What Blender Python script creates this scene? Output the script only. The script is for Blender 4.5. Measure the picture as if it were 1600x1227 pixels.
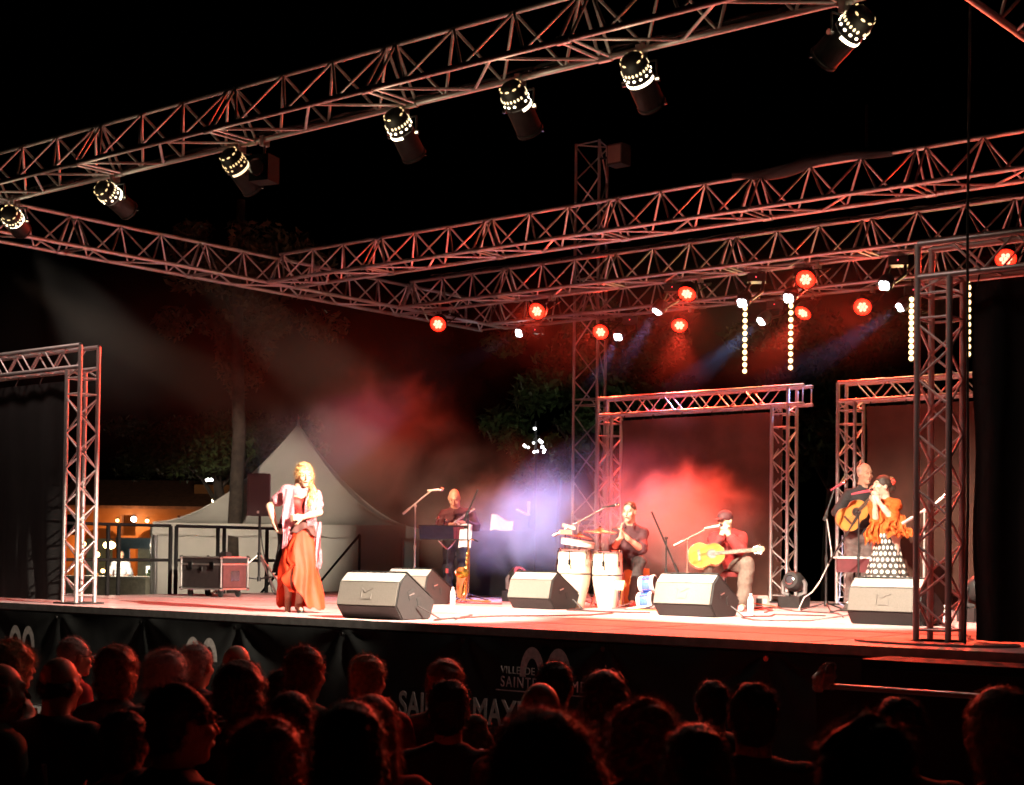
import bpy, bmesh, math, random
import numpy as np
from mathutils import Vector, Matrix, noise

random.seed(7); np.random.seed(7)
sc = bpy.context.scene
for o in list(bpy.data.objects): bpy.data.objects.remove(o, do_unlink=True)
C = sc.collection
R = math.radians
S = 1.1                       # height of the stage deck above the ground

# ------------------------------------------------------------------ camera
YAW, PITCH, ROLL = 0.6813, 0.0241, 0.0111
fw = Vector((-math.sin(YAW)*math.cos(PITCH), math.cos(YAW)*math.cos(PITCH), math.sin(PITCH)))
rt = fw.cross(Vector((0, 0, 1))).normalized(); up = rt.cross(fw)
rt, up = rt*math.cos(ROLL)+up*math.sin(ROLL), up*math.cos(ROLL)-rt*math.sin(ROLL)
cd = bpy.data.cameras.new('camera'); cam = bpy.data.objects.new('camera', cd); C.objects.link(cam)
m = Matrix((rt, up, -fw)).transposed().to_4x4(); m.translation = Vector((0, 0, S+0.6166))
cam.matrix_world = m
cd.sensor_width = 36; cd.lens = 54.155; cd.shift_y = 0.1216; cd.clip_start = .05; cd.clip_end = 3000
cd.dof.use_dof = True; cd.dof.focus_distance = 16.0; cd.dof.aperture_fstop = 5.0
sc.camera = cam

# ------------------------------------------------------------------ night sky (no sun: it is night, the stage lamps light the place)
w = bpy.data.worlds.new('World'); sc.world = w; w.use_nodes = True
wn = w.node_tree.nodes; wl = w.node_tree.links
bg = wn['Background']; sk = wn.new('ShaderNodeTexSky'); sk.sky_type = 'NISHITA'; sk.sun_disc = False
sk.sun_elevation = R(-6); sk.sun_rotation = R(200)
wl.new(sk.outputs[0], bg.inputs[0]); bg.inputs[1].default_value = 0.02

# ------------------------------------------------------------------ exposure, sampling
sc.view_settings.view_transform = 'Standard'; sc.view_settings.look = 'None'
sc.view_settings.exposure = 0.35; sc.view_settings.gamma = 1.0
cy = sc.cycles
sc.render.engine = 'CYCLES'
cy.use_denoising = True
try: cy.denoiser = 'OPENIMAGEDENOISE'
except Exception: pass
cy.max_bounces = 5; cy.diffuse_bounces = 3; cy.glossy_bounces = 3; cy.transmission_bounces = 4
cy.volume_bounces = 0; cy.transparent_max_bounces = 8
cy.sample_clamp_indirect = 4.0; cy.use_light_tree = True
cy.use_adaptive_sampling = True; cy.adaptive_threshold = 0.012
cy.volume_step_rate = 2.0; cy.volume_max_steps = 128
cy.filter_width = 1.7

# ------------------------------------------------------------------ materials
MATS = {}
def mat(name, col, rough=.6, metal=0., var=.18, scale=14., bump=0., spec=.4, emit=None, es=0., col2=None, coat=0., sheen=0.):
    if name in MATS: return MATS[name]
    mt = bpy.data.materials.new(name); mt.use_nodes = True
    nt = mt.node_tree; n = nt.nodes; l = nt.links; b = n['Principled BSDF']
    c2 = col2 if col2 else tuple(max(0, c*(1-var)) for c in col)
    tc = n.new('ShaderNodeTexCoord'); nz = n.new('ShaderNodeTexNoise')
    nz.inputs['Scale'].default_value = scale; nz.inputs['Detail'].default_value = 4
    l.new(tc.outputs['Object'], nz.inputs['Vector'])
    mx = n.new('ShaderNodeMix'); mx.data_type = 'RGBA'
    mx.inputs[6].default_value = (*c2, 1); mx.inputs[7].default_value = (*[min(1, c*(1+var*.5)) for c in col], 1)
    rp = n.new('ShaderNodeMapRange'); rp.inputs[1].default_value = .35; rp.inputs[2].default_value = .65
    l.new(nz.outputs[0], rp.inputs[0]); l.new(rp.outputs[0], mx.inputs[0]); l.new(mx.outputs[2], b.inputs['Base Color'])
    b.inputs['Roughness'].default_value = rough; b.inputs['Metallic'].default_value = metal
    b.inputs['Specular IOR Level'].default_value = spec
    if coat: b.inputs['Coat Weight'].default_value = coat
    if sheen: b.inputs['Sheen Weight'].default_value = sheen
    if bump:
        bp = n.new('ShaderNodeBump'); bp.inputs['Strength'].default_value = bump; bp.inputs['Distance'].default_value = .01
        l.new(nz.outputs[0], bp.inputs['Height']); l.new(bp.outputs[0], b.inputs['Normal'])
    if emit:
        b.inputs['Emission Color'].default_value = (*emit, 1); b.inputs['Emission Strength'].default_value = es
        mt.cycles.emission_sampling = 'NONE'
    MATS[name] = mt
    return mt

alu = mat('truss aluminium', (.66, .61, .61), .45, .80, .3, 9)
alu2 = mat('brushed aluminium', (.55, .54, .53), .3, .9, .2, 12)
blackm = mat('black painted steel', (.018, .018, .018), .45, .3, .3)
chrome = mat('chrome', (.75, .75, .75), .15, 1., .1)
cloth_b = mat('black drape', (.006, .0055, .006), .9, 0, .4, 3, .2)
cloth_r = mat('dark brown backdrop cloth', (.075, .032, .022), .92, 0, .25, 2.5, .2)
cab = mat('speaker cabinet paint', (.014, .0135, .0135), .7, 0, .25, 120, .5)
grille = mat('lit speaker cabinet front', (.13, .12, .105), .75, 0, .2, 160, .5)  # monitor front: cabinet paint made paler, lamp light put into the colour
skin = mat('skin', (.58, .34, .24), .5, 0, .1, 9, 0, .4)
skin2 = mat('tanned skin', (.46, .25, .17), .5, 0, .1, 9, 0, .4)
wood_o = mat('orange plywood', (.55, .22, .06), .45, 0, .25, 6)
plast_k = mat('black plastic', (.02, .02, .02), .4, 0, .2)
rubber = mat('rubber', (.015, .015, .015), .8)
white_p = mat('white paint', (.78, .76, .72), .35, 0, .06)
bottle_m = mat('clear water bottle', (.75, .78, .8), .1, 0, .05, 8, 0, .6)
brass = mat('brass', (.83, .58, .20), .25, 1., .15)

# ------------------------------------------------------------------ mesh helpers
def frame(d):
    d = Vector(d).normalized(); a = Vector((0, 0, 1)) if abs(d.z) < .95 else Vector((1, 0, 0))
    x = a.cross(d).normalized(); return x, d.cross(x), d

class MB:
    def __init__(s): s.v = []; s.f = []
    def add(s, vs, fs):
        o = len(s.v); s.v += [tuple(v) for v in vs]; s.f += [tuple(i+o for i in f) for f in fs]; return s
    def box(s, c, size, rz=0, rot=None):
        hx, hy, hz = [a/2 for a in size]
        M = rot if rot is not None else Matrix.Rotation(rz, 3, 'Z'); c = Vector(c)
        vs = [c+M@Vector((x*hx, y*hy, z*hz)) for z in (-1, 1) for x, y in ((-1, -1), (1, -1), (1, 1), (-1, 1))]
        return s.add(vs, [(3, 2, 1, 0), (4, 5, 6, 7), (0, 1, 5, 4), (1, 2, 6, 5), (2, 3, 7, 6), (3, 0, 4, 7)])
    def cyl(s, a, b, r, r2=None, n=10, cap=True):
        a = Vector(a); b = Vector(b); r2 = r if r2 is None else r2
        x, y, d = frame(b-a); vs = []
        for p, q in ((a, r), (b, r2)):
            vs += [p+(x*math.cos(2*math.pi*i/n)+y*math.sin(2*math.pi*i/n))*q for i in range(n)]
        fs = [(i, (i+1) % n, n+(i+1) % n, n+i) for i in range(n)]
        if cap: fs += [tuple(range(n-1, -1, -1)), tuple(range(n, 2*n))]
        return s.add(vs, fs)
    def tube(s, pts, r, n=7):
        pts = [Vector(p) for p in pts]; rs = r if isinstance(r, (list, tuple)) else [r]*len(pts)
        vs = []; fs = []; px = None
        for i, p in enumerate(pts):
            d = (pts[min(i+1, len(pts)-1)]-pts[max(i-1, 0)])
            x, y, d = frame(d)
            if px is not None:
                x = (px-d*px.dot(d)).normalized(); y = d.cross(x)
            px = x
            vs += [p+(x*math.cos(2*math.pi*k/n)+y*math.sin(2*math.pi*k/n))*rs[i] for k in range(n)]
        for i in range(len(pts)-1):
            fs += [(i*n+k, i*n+(k+1) % n, (i+1)*n+(k+1) % n, (i+1)*n+k) for k in range(n)]
        fs += [tuple(range(n-1, -1, -1)), tuple(range((len(pts)-1)*n, len(pts)*n))]
        return s.add(vs, fs)
    def lathe(s, prof, n=20, c=(0, 0, 0), ax=(0, 0, 1), cap=True):
        x, y, d = frame(ax); c = Vector(c); vs = []; fs = []
        for r, z in prof:
            vs += [c+d*z+(x*math.cos(2*math.pi*k/n)+y*math.sin(2*math.pi*k/n))*max(r, 1e-4) for k in range(n)]
        for i in range(len(prof)-1):
            fs += [(i*n+k, i*n+(k+1) % n, (i+1)*n+(k+1) % n, (i+1)*n+k) for k in range(n)]
        if cap: fs += [tuple(range(n-1, -1, -1)), tuple(range((len(prof)-1)*n, len(prof)*n))]
        return s.add(vs, fs)
    def ball(s, c, r, n=10, m=7):
        c = Vector(c); r = Vector(r) if isinstance(r, (tuple, list, Vector)) else Vector((r, r, r))
        prof = [(math.sin(math.pi*(i+.001)/(m+.002)), -math.cos(math.pi*(i+.001)/(m+.002))) for i in range(m+1)]
        vs = []; fs = []
        for a, z in prof:
            vs += [c+Vector((a*math.cos(2*math.pi*k/n)*r.x, a*math.sin(2*math.pi*k/n)*r.y, z*r.z)) for k in range(n)]
        for i in range(m):
            fs += [(i*n+k, i*n+(k+1) % n, (i+1)*n+(k+1) % n, (i+1)*n+k) for k in range(n)]
        return s.add(vs, fs)
    def prism(s, poly, a, b):
        """poly: list of 2D (u,v) -> extruded; a,b functions mapping (u,v)->3D at both ends"""
        n = len(poly); vs = [a(*p) for p in poly]+[b(*p) for p in poly]
        fs = [(i, (i+1) % n, n+(i+1) % n, n+i) for i in range(n)]+[tuple(range(n-1, -1, -1)), tuple(range(n, 2*n))]
        return s.add(vs, fs)
    def grid(s, fn, nu, nv, wrap=False):
        vs = [fn(i/(nu if wrap else nu-1), j/(nv-1)) for j in range(nv) for i in range(nu)]
        fs = []
        for j in range(nv-1):
            for i in range(nu if wrap else nu-1):
                fs.append((j*nu+i, j*nu+(i+1) % nu, (j+1)*nu+(i+1) % nu, (j+1)*nu+i))
        return s.add(vs, fs)
    def mesh(s, name, mt, smooth=False):
        me = bpy.data.meshes.new(name); me.from_pydata([tuple(v) for v in s.v], [], s.f)
        bm = bmesh.new(); bm.from_mesh(me); bmesh.ops.recalc_face_normals(bm, faces=bm.faces); bm.to_mesh(me); bm.free()
        if mt: me.materials.append(mt)
        if smooth:
            me.polygons.foreach_set('use_smooth', [True]*len(me.polygons))
            try: me.set_sharp_from_angle(angle=R(50))
            except Exception: pass
        return me
    def build(s, name, mt, parent=None, smooth=False, loc=None):
        return put(name, s.mesh(name, mt, smooth), parent, loc)

def put(name, me, parent=None, loc=None):
    o = bpy.data.objects.new(name, me); C.objects.link(o)
    if parent: o.parent = parent
    if loc is not None: o.location = loc
    return o

def tag(o, label=None, cat=None, group=None, kind=None):
    if label: o['label'] = label
    if cat: o['category'] = cat
    if group: o['group'] = group
    if kind: o['kind'] = kind
    return o

def thing(name, label, cat, loc=(0, 0, 0), rz=0, group=None):
    o = bpy.data.objects.new(name, None); C.objects.link(o); o.empty_display_size = .1
    o.location = loc; o.rotation_euler = (0, 0, rz)
    return tag(o, label, cat, group)

UNIT = MB().cyl((0, 0, 0), (0, 0, 1), 1, n=8, cap=False)
UNITS = {}
def rod(name, a, b, r, mt, parent):
    """a tube as its own object; alike tubes share one unit mesh"""
    if mt.name not in UNITS: UNITS[mt.name] = UNIT.mesh('tube', mt, True)
    a = Vector(a); b = Vector(b); d = b-a
    o = bpy.data.objects.new(name, UNITS[mt.name]); C.objects.link(o); o.parent = parent
    o.rotation_mode = 'QUATERNION'
    o.rotation_quaternion = d.to_track_quat('Z', 'Y'); o.location = a; o.scale = (r, r, d.length)
    return o

def spot(name, loc, aim, energy, col, size, blend=.5, rad=.06, parent=None, mw=None):
    L = bpy.data.lights.new(name, 'SPOT'); L.energy = energy; L.color = col; L.spot_size = R(size); L.spot_blend = blend
    L.shadow_soft_size = rad
    o = bpy.data.objects.new(name, L); C.objects.link(o)
    d = Vector(aim)-Vector(loc)
    mw = Matrix.Translation(Vector(loc)) @ d.to_track_quat('-Z', 'Y').to_matrix().to_4x4()
    if parent:
        o.parent = parent
        pm = Matrix.Translation(parent.location) @ parent.rotation_euler.to_matrix().to_4x4()
        o.matrix_local = pm.inverted() @ mw
    else: o.matrix_world = mw
    return o
# ================================================================== the setting
g = MB().grid(lambda u, v: (-120+240*u, -30+200*v, 0), 60, 50).build('ground', mat('dark asphalt square', (.05, .048, .045), .85, 0, .3, 1.5, .3))
tag(g, kind='structure')

SX0, SX1, SY0, SY1 = -17.4, -2.2, 9.97, 19.7
floor_m = mat('pale pink vinyl dance floor', (.58, .37, .37), .42, 0, .16, 2.2, .05, .35)
st = MB().box(((SX0+SX1)/2, (SY0+SY1)/2, S-.06), (SX1-SX0, SY1-SY0, .12)).build('stage_floor', floor_m)
tag(st, kind='structure')
# floor seams and scuffed tape lines: thin sheets of tape on the deck
for i, y in enumerate((11.9, 13.2, 15.1, 17.0)):
    t = MB().box(((SX0+SX1)/2, y, S+.002), (SX1-SX0-.3, .04, .003)).build('floor_tape', mat('worn seam tape', (.40, .36, .34), .5), st)
seam = mat('dark deck seam', (.16, .12, .12), .7)
for k in range(1, 8): MB().box((SX0+k*2.0, (SY0+SY1)/2, S+.0012), (.010, SY1-SY0-.1, .0016)).build('panel_joint', seam, st)
for k in range(1, 10): MB().box(((SX0+SX1)/2, SY0+k*1.0, S+.0012), (SX1-SX0-.1, .010, .0016)).build('panel_joint', seam, st)
edge = MB().box(((SX0+SX1)/2, SY0-.022, S-.03), (SX1-SX0, .04, .07)).build('edge_profile', alu2, st)
legs_m = blackm
for i in range(6):
    for y in (SY0+.6, SY1-.6):
        x = SX0+.7+i*(SX1-SX0-1.4)/5
        MB().cyl((x, y, 0), (x, y, S-.12), .03).build('deck_leg', blackm, st)

# ---- black printed banner hung along the stage front
vinyl = mat('black vinyl banner', (.012, .013, .013), .28, 0, .35, 3, .25, .5)
bx0, bx1 = SX0, -2.4
anchors = [bx0+.2+i*1.45 for i in range(11)]
def folds(x, z):
    """creases fanning out from the eyelets where the banner hangs"""
    d = 0
    for a in anchors:
        dx = x-a; dz = (S-.08)-z
        if dz < 0: dz = 0
        r = math.hypot(dx, dz)+.05
        ang = math.atan2(dx, dz+.02)
        d += .028*math.sin(ang*6+a*3.1)*math.exp(-r*1.15)*min(1, r*4)
    d += .012*math.sin(x*2.3+z*1.7)+.010*math.sin(x*5.1-z*3.3+1)
    d += .02*noise.noise((x*1.1, z*1.6, 3.3))
    return d
ban = thing('stage_banner', 'long creased black vinyl banner with pale arch emblems covering the stage front', 'banner', ((bx0+bx1)/2, SY0-.09, 0))
bc = (bx0+bx1)/2
def bfn(u, v):
    x = bx0+(bx1-bx0)*u; z = .02+(S-.1)*v
    return (x-bc, folds(x, z)*(1-.6*v), z)
MB().grid(bfn, 420, 34).build('banner_sheet', vinyl, ban, True)
for a in anchors:
    if a < bx1: MB().lathe([(.012, 0), (.022, .004), (.022, .008)], 10, (a-bc, -.03, S-.12), (0, -1, 0)).build('eyelet', chrome, ban)
ink = mat('faded pale print', (.55, .52, .49), .55, 0, .2, 30)
ink2 = mat('pale pink print', (.62, .42, .42), .5, 0, .2, 30)
def text_mesh(txt, size, m, name, parent, loc, sx=1, bold=0., sp=1.0):
    cu = bpy.data.curves.new('t', 'FONT'); cu.body = txt; cu.size = size; cu.extrude = .0015; cu.offset = bold; cu.space_character = sp
    o = bpy.data.objects.new('t', cu); C.objects.link(o)
    dg = bpy.context.evaluated_depsgraph_get(); dg.update()
    me = bpy.data.meshes.new_from_object(o.evaluated_get(dg)); bpy.data.objects.remove(o)
    me.materials.clear(); me.materials.append(m)
    q = put(name, me, parent, loc); q.rotation_euler = (math.pi/2, 0, 0); q.scale = (sx, 1, 1)
    return q
def arches(cx, zb, s, m):
    """emblem: two arches side by side like a bridge"""
    for k in (-1, 1):
        mb = MB(); n = 18; vs = []; fs = []
        for i in range(n+1):
            a = math.pi*i/n
            for r, rr in ((1, 1.15), (.52, .72)):
                vs.append((cx-bc+s*(k*.62+.60*r*math.cos(a)), -.062, zb+s*rr*math.sin(a)))
        for i in range(n): fs.append((2*i, 2*i+2, 2*i+3, 2*i+1))
        mb.add(vs, fs); mb.build('arch_emblem', m, ban)
arches(-7.60, S-.38, .215, ink2)
arches(-11.86, S-.46, .20, ink)
arches(-14.9, S-.46, .20, ink)
text_mesh('VILLE', .085, ink, 'lettering', ban, (-8.06-bc, -.066, S-.36), 1.0, 0, 1.05); text_mesh('DE', .085, ink, 'lettering', ban, (-7.81-bc, -.066, S-.36), 1.0, 0, 1.05)
text_mesh('SAINTE', .125, ink2, 'lettering', ban, (-8.06-bc, -.066, S-.47), .78, 0, 1.25); text_mesh('MAXIME', .125, ink2, 'lettering', ban, (-7.62-bc, -.066, S-.47), .78, 0, 1.25)
MB().box((-7.62-bc, -.064, S-.50), (.98, .004, .008)).build('underline', ink2, ban)
text_mesh('SAINTE', .30, ink, 'lettering', ban, (-9.20-bc, -.068, S-.79), .72, .006, 1.02); text_mesh('MAXIME', .30, ink, 'lettering', ban, (-8.36-bc, -.068, S-.79), .72, .006, 1.02)
tag(MB().box((SX0-.01, (SY0+SY1)/2, (S-.12)/2), (.02, SY1-SY0, S-.14)).build('stage_side_skirt', cloth_b), 'plain black cloth skirt closing the side of the stage', 'skirt')

# ================================================================== roof trusses (triangular, apex up)
HB = S+4.39; TW, TH = .52, .43
def tri_truss(name, label, A, B, side, group=None):
    A = Vector(A); B = Vector(B); d = (B-A); L = d.length; d.normalize(); side = Vector(side)
    root = thing(name, label, 'truss', A, 0, group or 'roof trusses over the stage')
    P = lambda t, k: d*t+(side*TW if k == 1 else side*TW/2+Vector((0, 0, TH)) if k == 2 else Vector((0, 0, 0)))
    for k in range(3): rod('chord', P(0, k), P(L, k), .026, alu, root)
    n = max(1, round(L/2.0)); s = L/n
    for i in range(n):
        t0 = i*s
        top = [t0+.05, t0+s*.345, t0+s*.655, t0+s-.05]; bot = [t0+s*.19, t0+s*.5, t0+s*.81]
        for k in (0, 1):
            for j in range(3):
                rod('brace', P(top[j], 2), P(bot[j], k), .0125, alu, root); rod('brace', P(bot[j], k), P(top[j+1], 2), .0125, alu, root)
        bn = [t0+.05, t0+s*.35, t0+s*.65, t0+s-.05]
        for j in range(3):
            rod('brace', P(bn[j], j % 2), P(bn[j+1], 1-j % 2), .0125, alu, root)
        for e in (t0+.05, t0+s-.05):
            rod('end_frame', P(e, 0), P(e, 2), .0125, alu, root); rod('end_frame', P(e, 1), P(e, 2), .0125, alu, root); rod('end_frame', P(e, 0), P(e, 1), .0125, alu, root)
    if L > 3:   # connector sleeves where two sections are pinned together
        me = MB().cyl((0, 0, -.06), (0, 0, .06), .034, n=10).mesh('coupler', alu2, True)
        for i in range(1, n):
            for k in range(3):
                o = put('coupler', me, root, P(i*s, k)); o.rotation_mode = 'QUATERNION'; o.rotation_quaternion = d.to_track_quat('Z', 'Y')
    return root
YF, YM, YR, YR2, XL, XR = 8.92, 14.51, 17.22, 19.30, -16.25, -4.11
tri_truss('roof_truss', 'front aluminium roof truss carrying the row of black can spotlights', (XL-TW, YF, HB), (-2.8, YF, HB), (0, 1, 0))
tri_truss('roof_truss', 'middle aluminium roof truss carrying no lamps, with black tarpaulin on top', (XL, YM, HB), (-2.8, YM, HB), (0, 1, 0))
tri_truss('roof_truss', 'aluminium roof truss carrying red lamps and cables, in front of the rearmost truss', (XL, YR, HB), (-2.8, YR, HB), (0, 1, 0))
tri_truss('roof_truss', 'rearmost aluminium roof truss from which the warm light strips hang', (XL, YR2, HB), (-2.8, YR2, HB), (0, 1, 0))
tri_truss('side_truss', 'side roof truss running back above the loudspeaker on the tripod', (XL, YF+TW, HB), (XL, YR2+TW, HB), (-1, 0, 0))
tri_truss('side_truss', 'side roof truss running back above the black curtain gate', (XR, YF+TW, HB), (XR, YR2, HB), (1, 0, 0))

def tower(name, label, P, H):
    c = sum((Vector(p) for p in P), Vector((0, 0, 0)))/3; root = thing(name, label, 'tower', (c.x, c.y, 0))
    Q = [Vector((p[0]-c.x, p[1]-c.y, 0)) for p in P]; Z = Vector((0, 0, 1))
    for q in Q: rod('post', q, q+Z*H, .026, alu, root)
    n = int(H/.55)
    for e in range(3):
        a, b = Q[e], Q[(e+1) % 3]
        for i in range(n):
            z0 = .15+i*(H-.2)/n; z1 = .15+(i+1)*(H-.2)/n
            p, q = (a, b) if i % 2 else (b, a)
            rod('brace', p+Z*z0, q+Z*z1, .0125, alu, root)
        for z in (.1, 2.2, 2.3, 4.2, 4.3, 6.2, 6.3, H-.02):
            if z < H: rod('rung', a+Z*z, b+Z*z, .0125, alu, root)
    MB().box((0, 0, .03), (.9, .9, .06)).build('base_plate', blackm, root)
    return root
tower('support_tower', 'tall aluminium support tower behind the smoke, with a floodlight near its top', ((-15.33, 20.5, 0), (-14.85, 20.5, 0), (-14.99, 20.92, 0)), S+7.48)
tower('support_tower', 'aluminium support tower under the corner where front and side truss meet', ((-16.9, 8.8, 0), (-16.4, 8.8, 0), (-16.65, 9.2, 0)), S+6.2)
fl = thing('floodlight', 'small unlit box floodlight near the top of the tall tower', 'floodlight', (-14.46, 20.5, S+6.98))
MB().box((0, 0, .17), (.30, .26, .34)).build('housing', mat('grey floodlight housing', (.05, .045, .042), .5, .3), fl)
MB().box((0, -.135, .17), (.25, .01, .28)).build('glass', mat('floodlight glass', (.3, .25, .2), .1, 0, .1, 5, 0, .8), fl)
MB().box((-.25, 0, .17), (.24, .03, .03)).build('bracket', blackm, fl)
tp = thing('rolled_tarpaulin', 'black tarpaulin bundle lying along the top of the middle truss', 'tarpaulin', (-8.0, YM+TW/2, HB+TH))
def tpf(u, v):
    a = 2*math.pi*u; x = -.85+1.9*v; r = (.10+.03*noise.noise((math.cos(a), math.sin(a), x*3)))*(math.sin(math.pi*min(max(v, .06), .94))**.35)
    return (x, r*math.cos(a), .03+r*.75*math.sin(a)+.03*math.sin(x*4))
MB().grid(tpf, 18, 26, True).build('tarpaulin_sheet', cloth_b, tp, True)
MB().cyl((.75, 0, .05), (.75, 0, .55), .015).build('hoist_hook', blackm, tp)

# ================================================================== square-truss gates
GW, GH = .245, 2.92
def gate(label, X0, X1, Y0, ext=0.):
    root = thing('truss_gate', label, 'gate', (X0, Y0, S), 0, 'truss gates on the stage')
    W = X1-X0
    for x0, inner in ((0, 1), (W-GW, 0)):
        for ix in (0, 1):
            for iy in (0, 1):
                hh = GH-GW if ix == inner else GH
                rod('post', (x0+ix*GW, iy*GW, .02), (x0+ix*GW, iy*GW, hh), .025, alu, root)
        zt = GH-GW-.34; n = 11
        for fa in range(4):
            a, b = [((0, 0), (1, 0)), ((1, 0), (1, 1)), ((1, 1), (0, 1)), ((0, 1), (0, 0))][fa]
            pa = Vector((x0+a[0]*GW, a[1]*GW, 0)); pb = Vector((x0+b[0]*GW, b[1]*GW, 0)); Z = Vector((0, 0, 1))
            for i in range(n):
                z0 = .12+i*(zt-.12)/n; z1 = .12+(i+1)*(zt-.12)/n
                p, q = (pa, pb) if (i+fa) % 2 else (pb, pa)
                rod('brace', p+Z*z0, q+Z*z1, .0095, alu, root)
            for z in (.10, zt+.04, zt+.22): rod('rung', pa+Z*z, pb+Z*z, .0095, alu, root)
            rod('brace', pa+Z*(zt+.24), pb+Z*(GH-GW), .0095, alu, root)
        MB().box((x0+GW/2, GW/2, .01), (.40, .40, .02)).build('foot_plate', blackm, root)
    for iy in (0, 1):
        for z in (GH, GH-GW): rod('header_chord', (0 if z == GH else .0, iy*GW, z), (W+ext, iy*GW, z), .025, alu, root)
        n = max(6, int((W-2*GW)/.23)); n += n % 2
        for i in range(n):
            x0 = GW+i*(W-2*GW)/n; x1 = GW+(i+1)*(W-2*GW)/n
            z0, z1 = (GH-GW, GH) if i % 2 else (GH, GH-GW)
            rod('brace', (x0, iy*GW, z0), (x1, iy*GW, z1), .0095, alu, root)
    for z in (GH, GH-GW):
        for i in range(9):
            x = GW+i*(W-2*GW)/8
            rod('rung', (x, 0, z), (x, GW, z), .0095, alu, root)
    if ext:
        for iy in (0, 1): rod('rung', (W+ext-.02, iy*GW, GH-GW), (W+ext-.02, iy*GW, GH), .0095, alu, root)
    return root
gate('aluminium truss gate by the black drape, left of the dancer and flight case', -17.5, -14.68, 10.36)
gate('aluminium truss gate beside the wide black curtain, standing on a flat base plate', -4.79, -1.9, 10.60)
gate('aluminium truss gate with brown backdrop behind the percussionist and seated guitarist', -13.32, -10.17, 18.42, .24)
gate('aluminium truss gate with brown backdrop behind the singer', -9.43, -6.2, 18.42)

def drape(name, label, X0, X1, Y, z0, z1, m, amp=.03, wl=.22, seed=0):
    root = thing(name, label, 'curtain', (X0, Y, S+z0)); W = X1-X0; H = z1-z0
    def fn(u, v):
        x = W*u; z = H*v
        k = (1-.55*v)
        y = amp*k*(math.sin(x/wl*2*math.pi+seed)+.6*math.sin(x/wl*2.7+z*.8+seed*2))+.03*noise.noise((x*2, z*.8, seed))
        return (x+.012*math.sin(z*5+seed), y, z)
    MB().grid(fn, int(W*46), 40).build('cloth', m, root, True)
    for i in range(int(W/.5)+1):
        MB().tube([(i*.5+.03, 0, H-.02), (i*.5+.03, .02, H+.04), (i*.5+.03, .05, H+.10)], .006).build('tie', rubber, root)
    return root
drape('black_curtain', 'wide black curtain hanging beside the dark truss tower', -4.44, -2.0, 10.78, .03, 2.62, cloth_b, .035, .3, 1)
drape('black_curtain', 'black drape hanging inside the gate beside the flight case', -17.2, -15.17, 10.50, .03, 2.55, cloth_b, .02, .4, 2)
drape('backdrop_cloth', 'smooth brown backdrop cloth behind percussionist and seated guitarist', -13.02, -10.36, 18.60, .04, 2.60, cloth_r, .008, .9, 3)
drape('backdrop_cloth', 'smooth brown backdrop cloth behind the singer', -9.10, -6.45, 18.60, .04, 2.60, cloth_r, .008, .9, 4)
bp = MB().lathe([(.62, 0), (.62, .012), (.6, .016)], 32, (0, 0, 0)).build('tower_base_plate', mat('worn steel plate', (.25, .2, .19), .5, .6), None, False, (-4.66, 10.64, S+.004))
tag(bp, 'round flat steel plate under the dark truss tower at the stage corner', 'plate'); bp.scale = (1.0, .55, 1)

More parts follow.
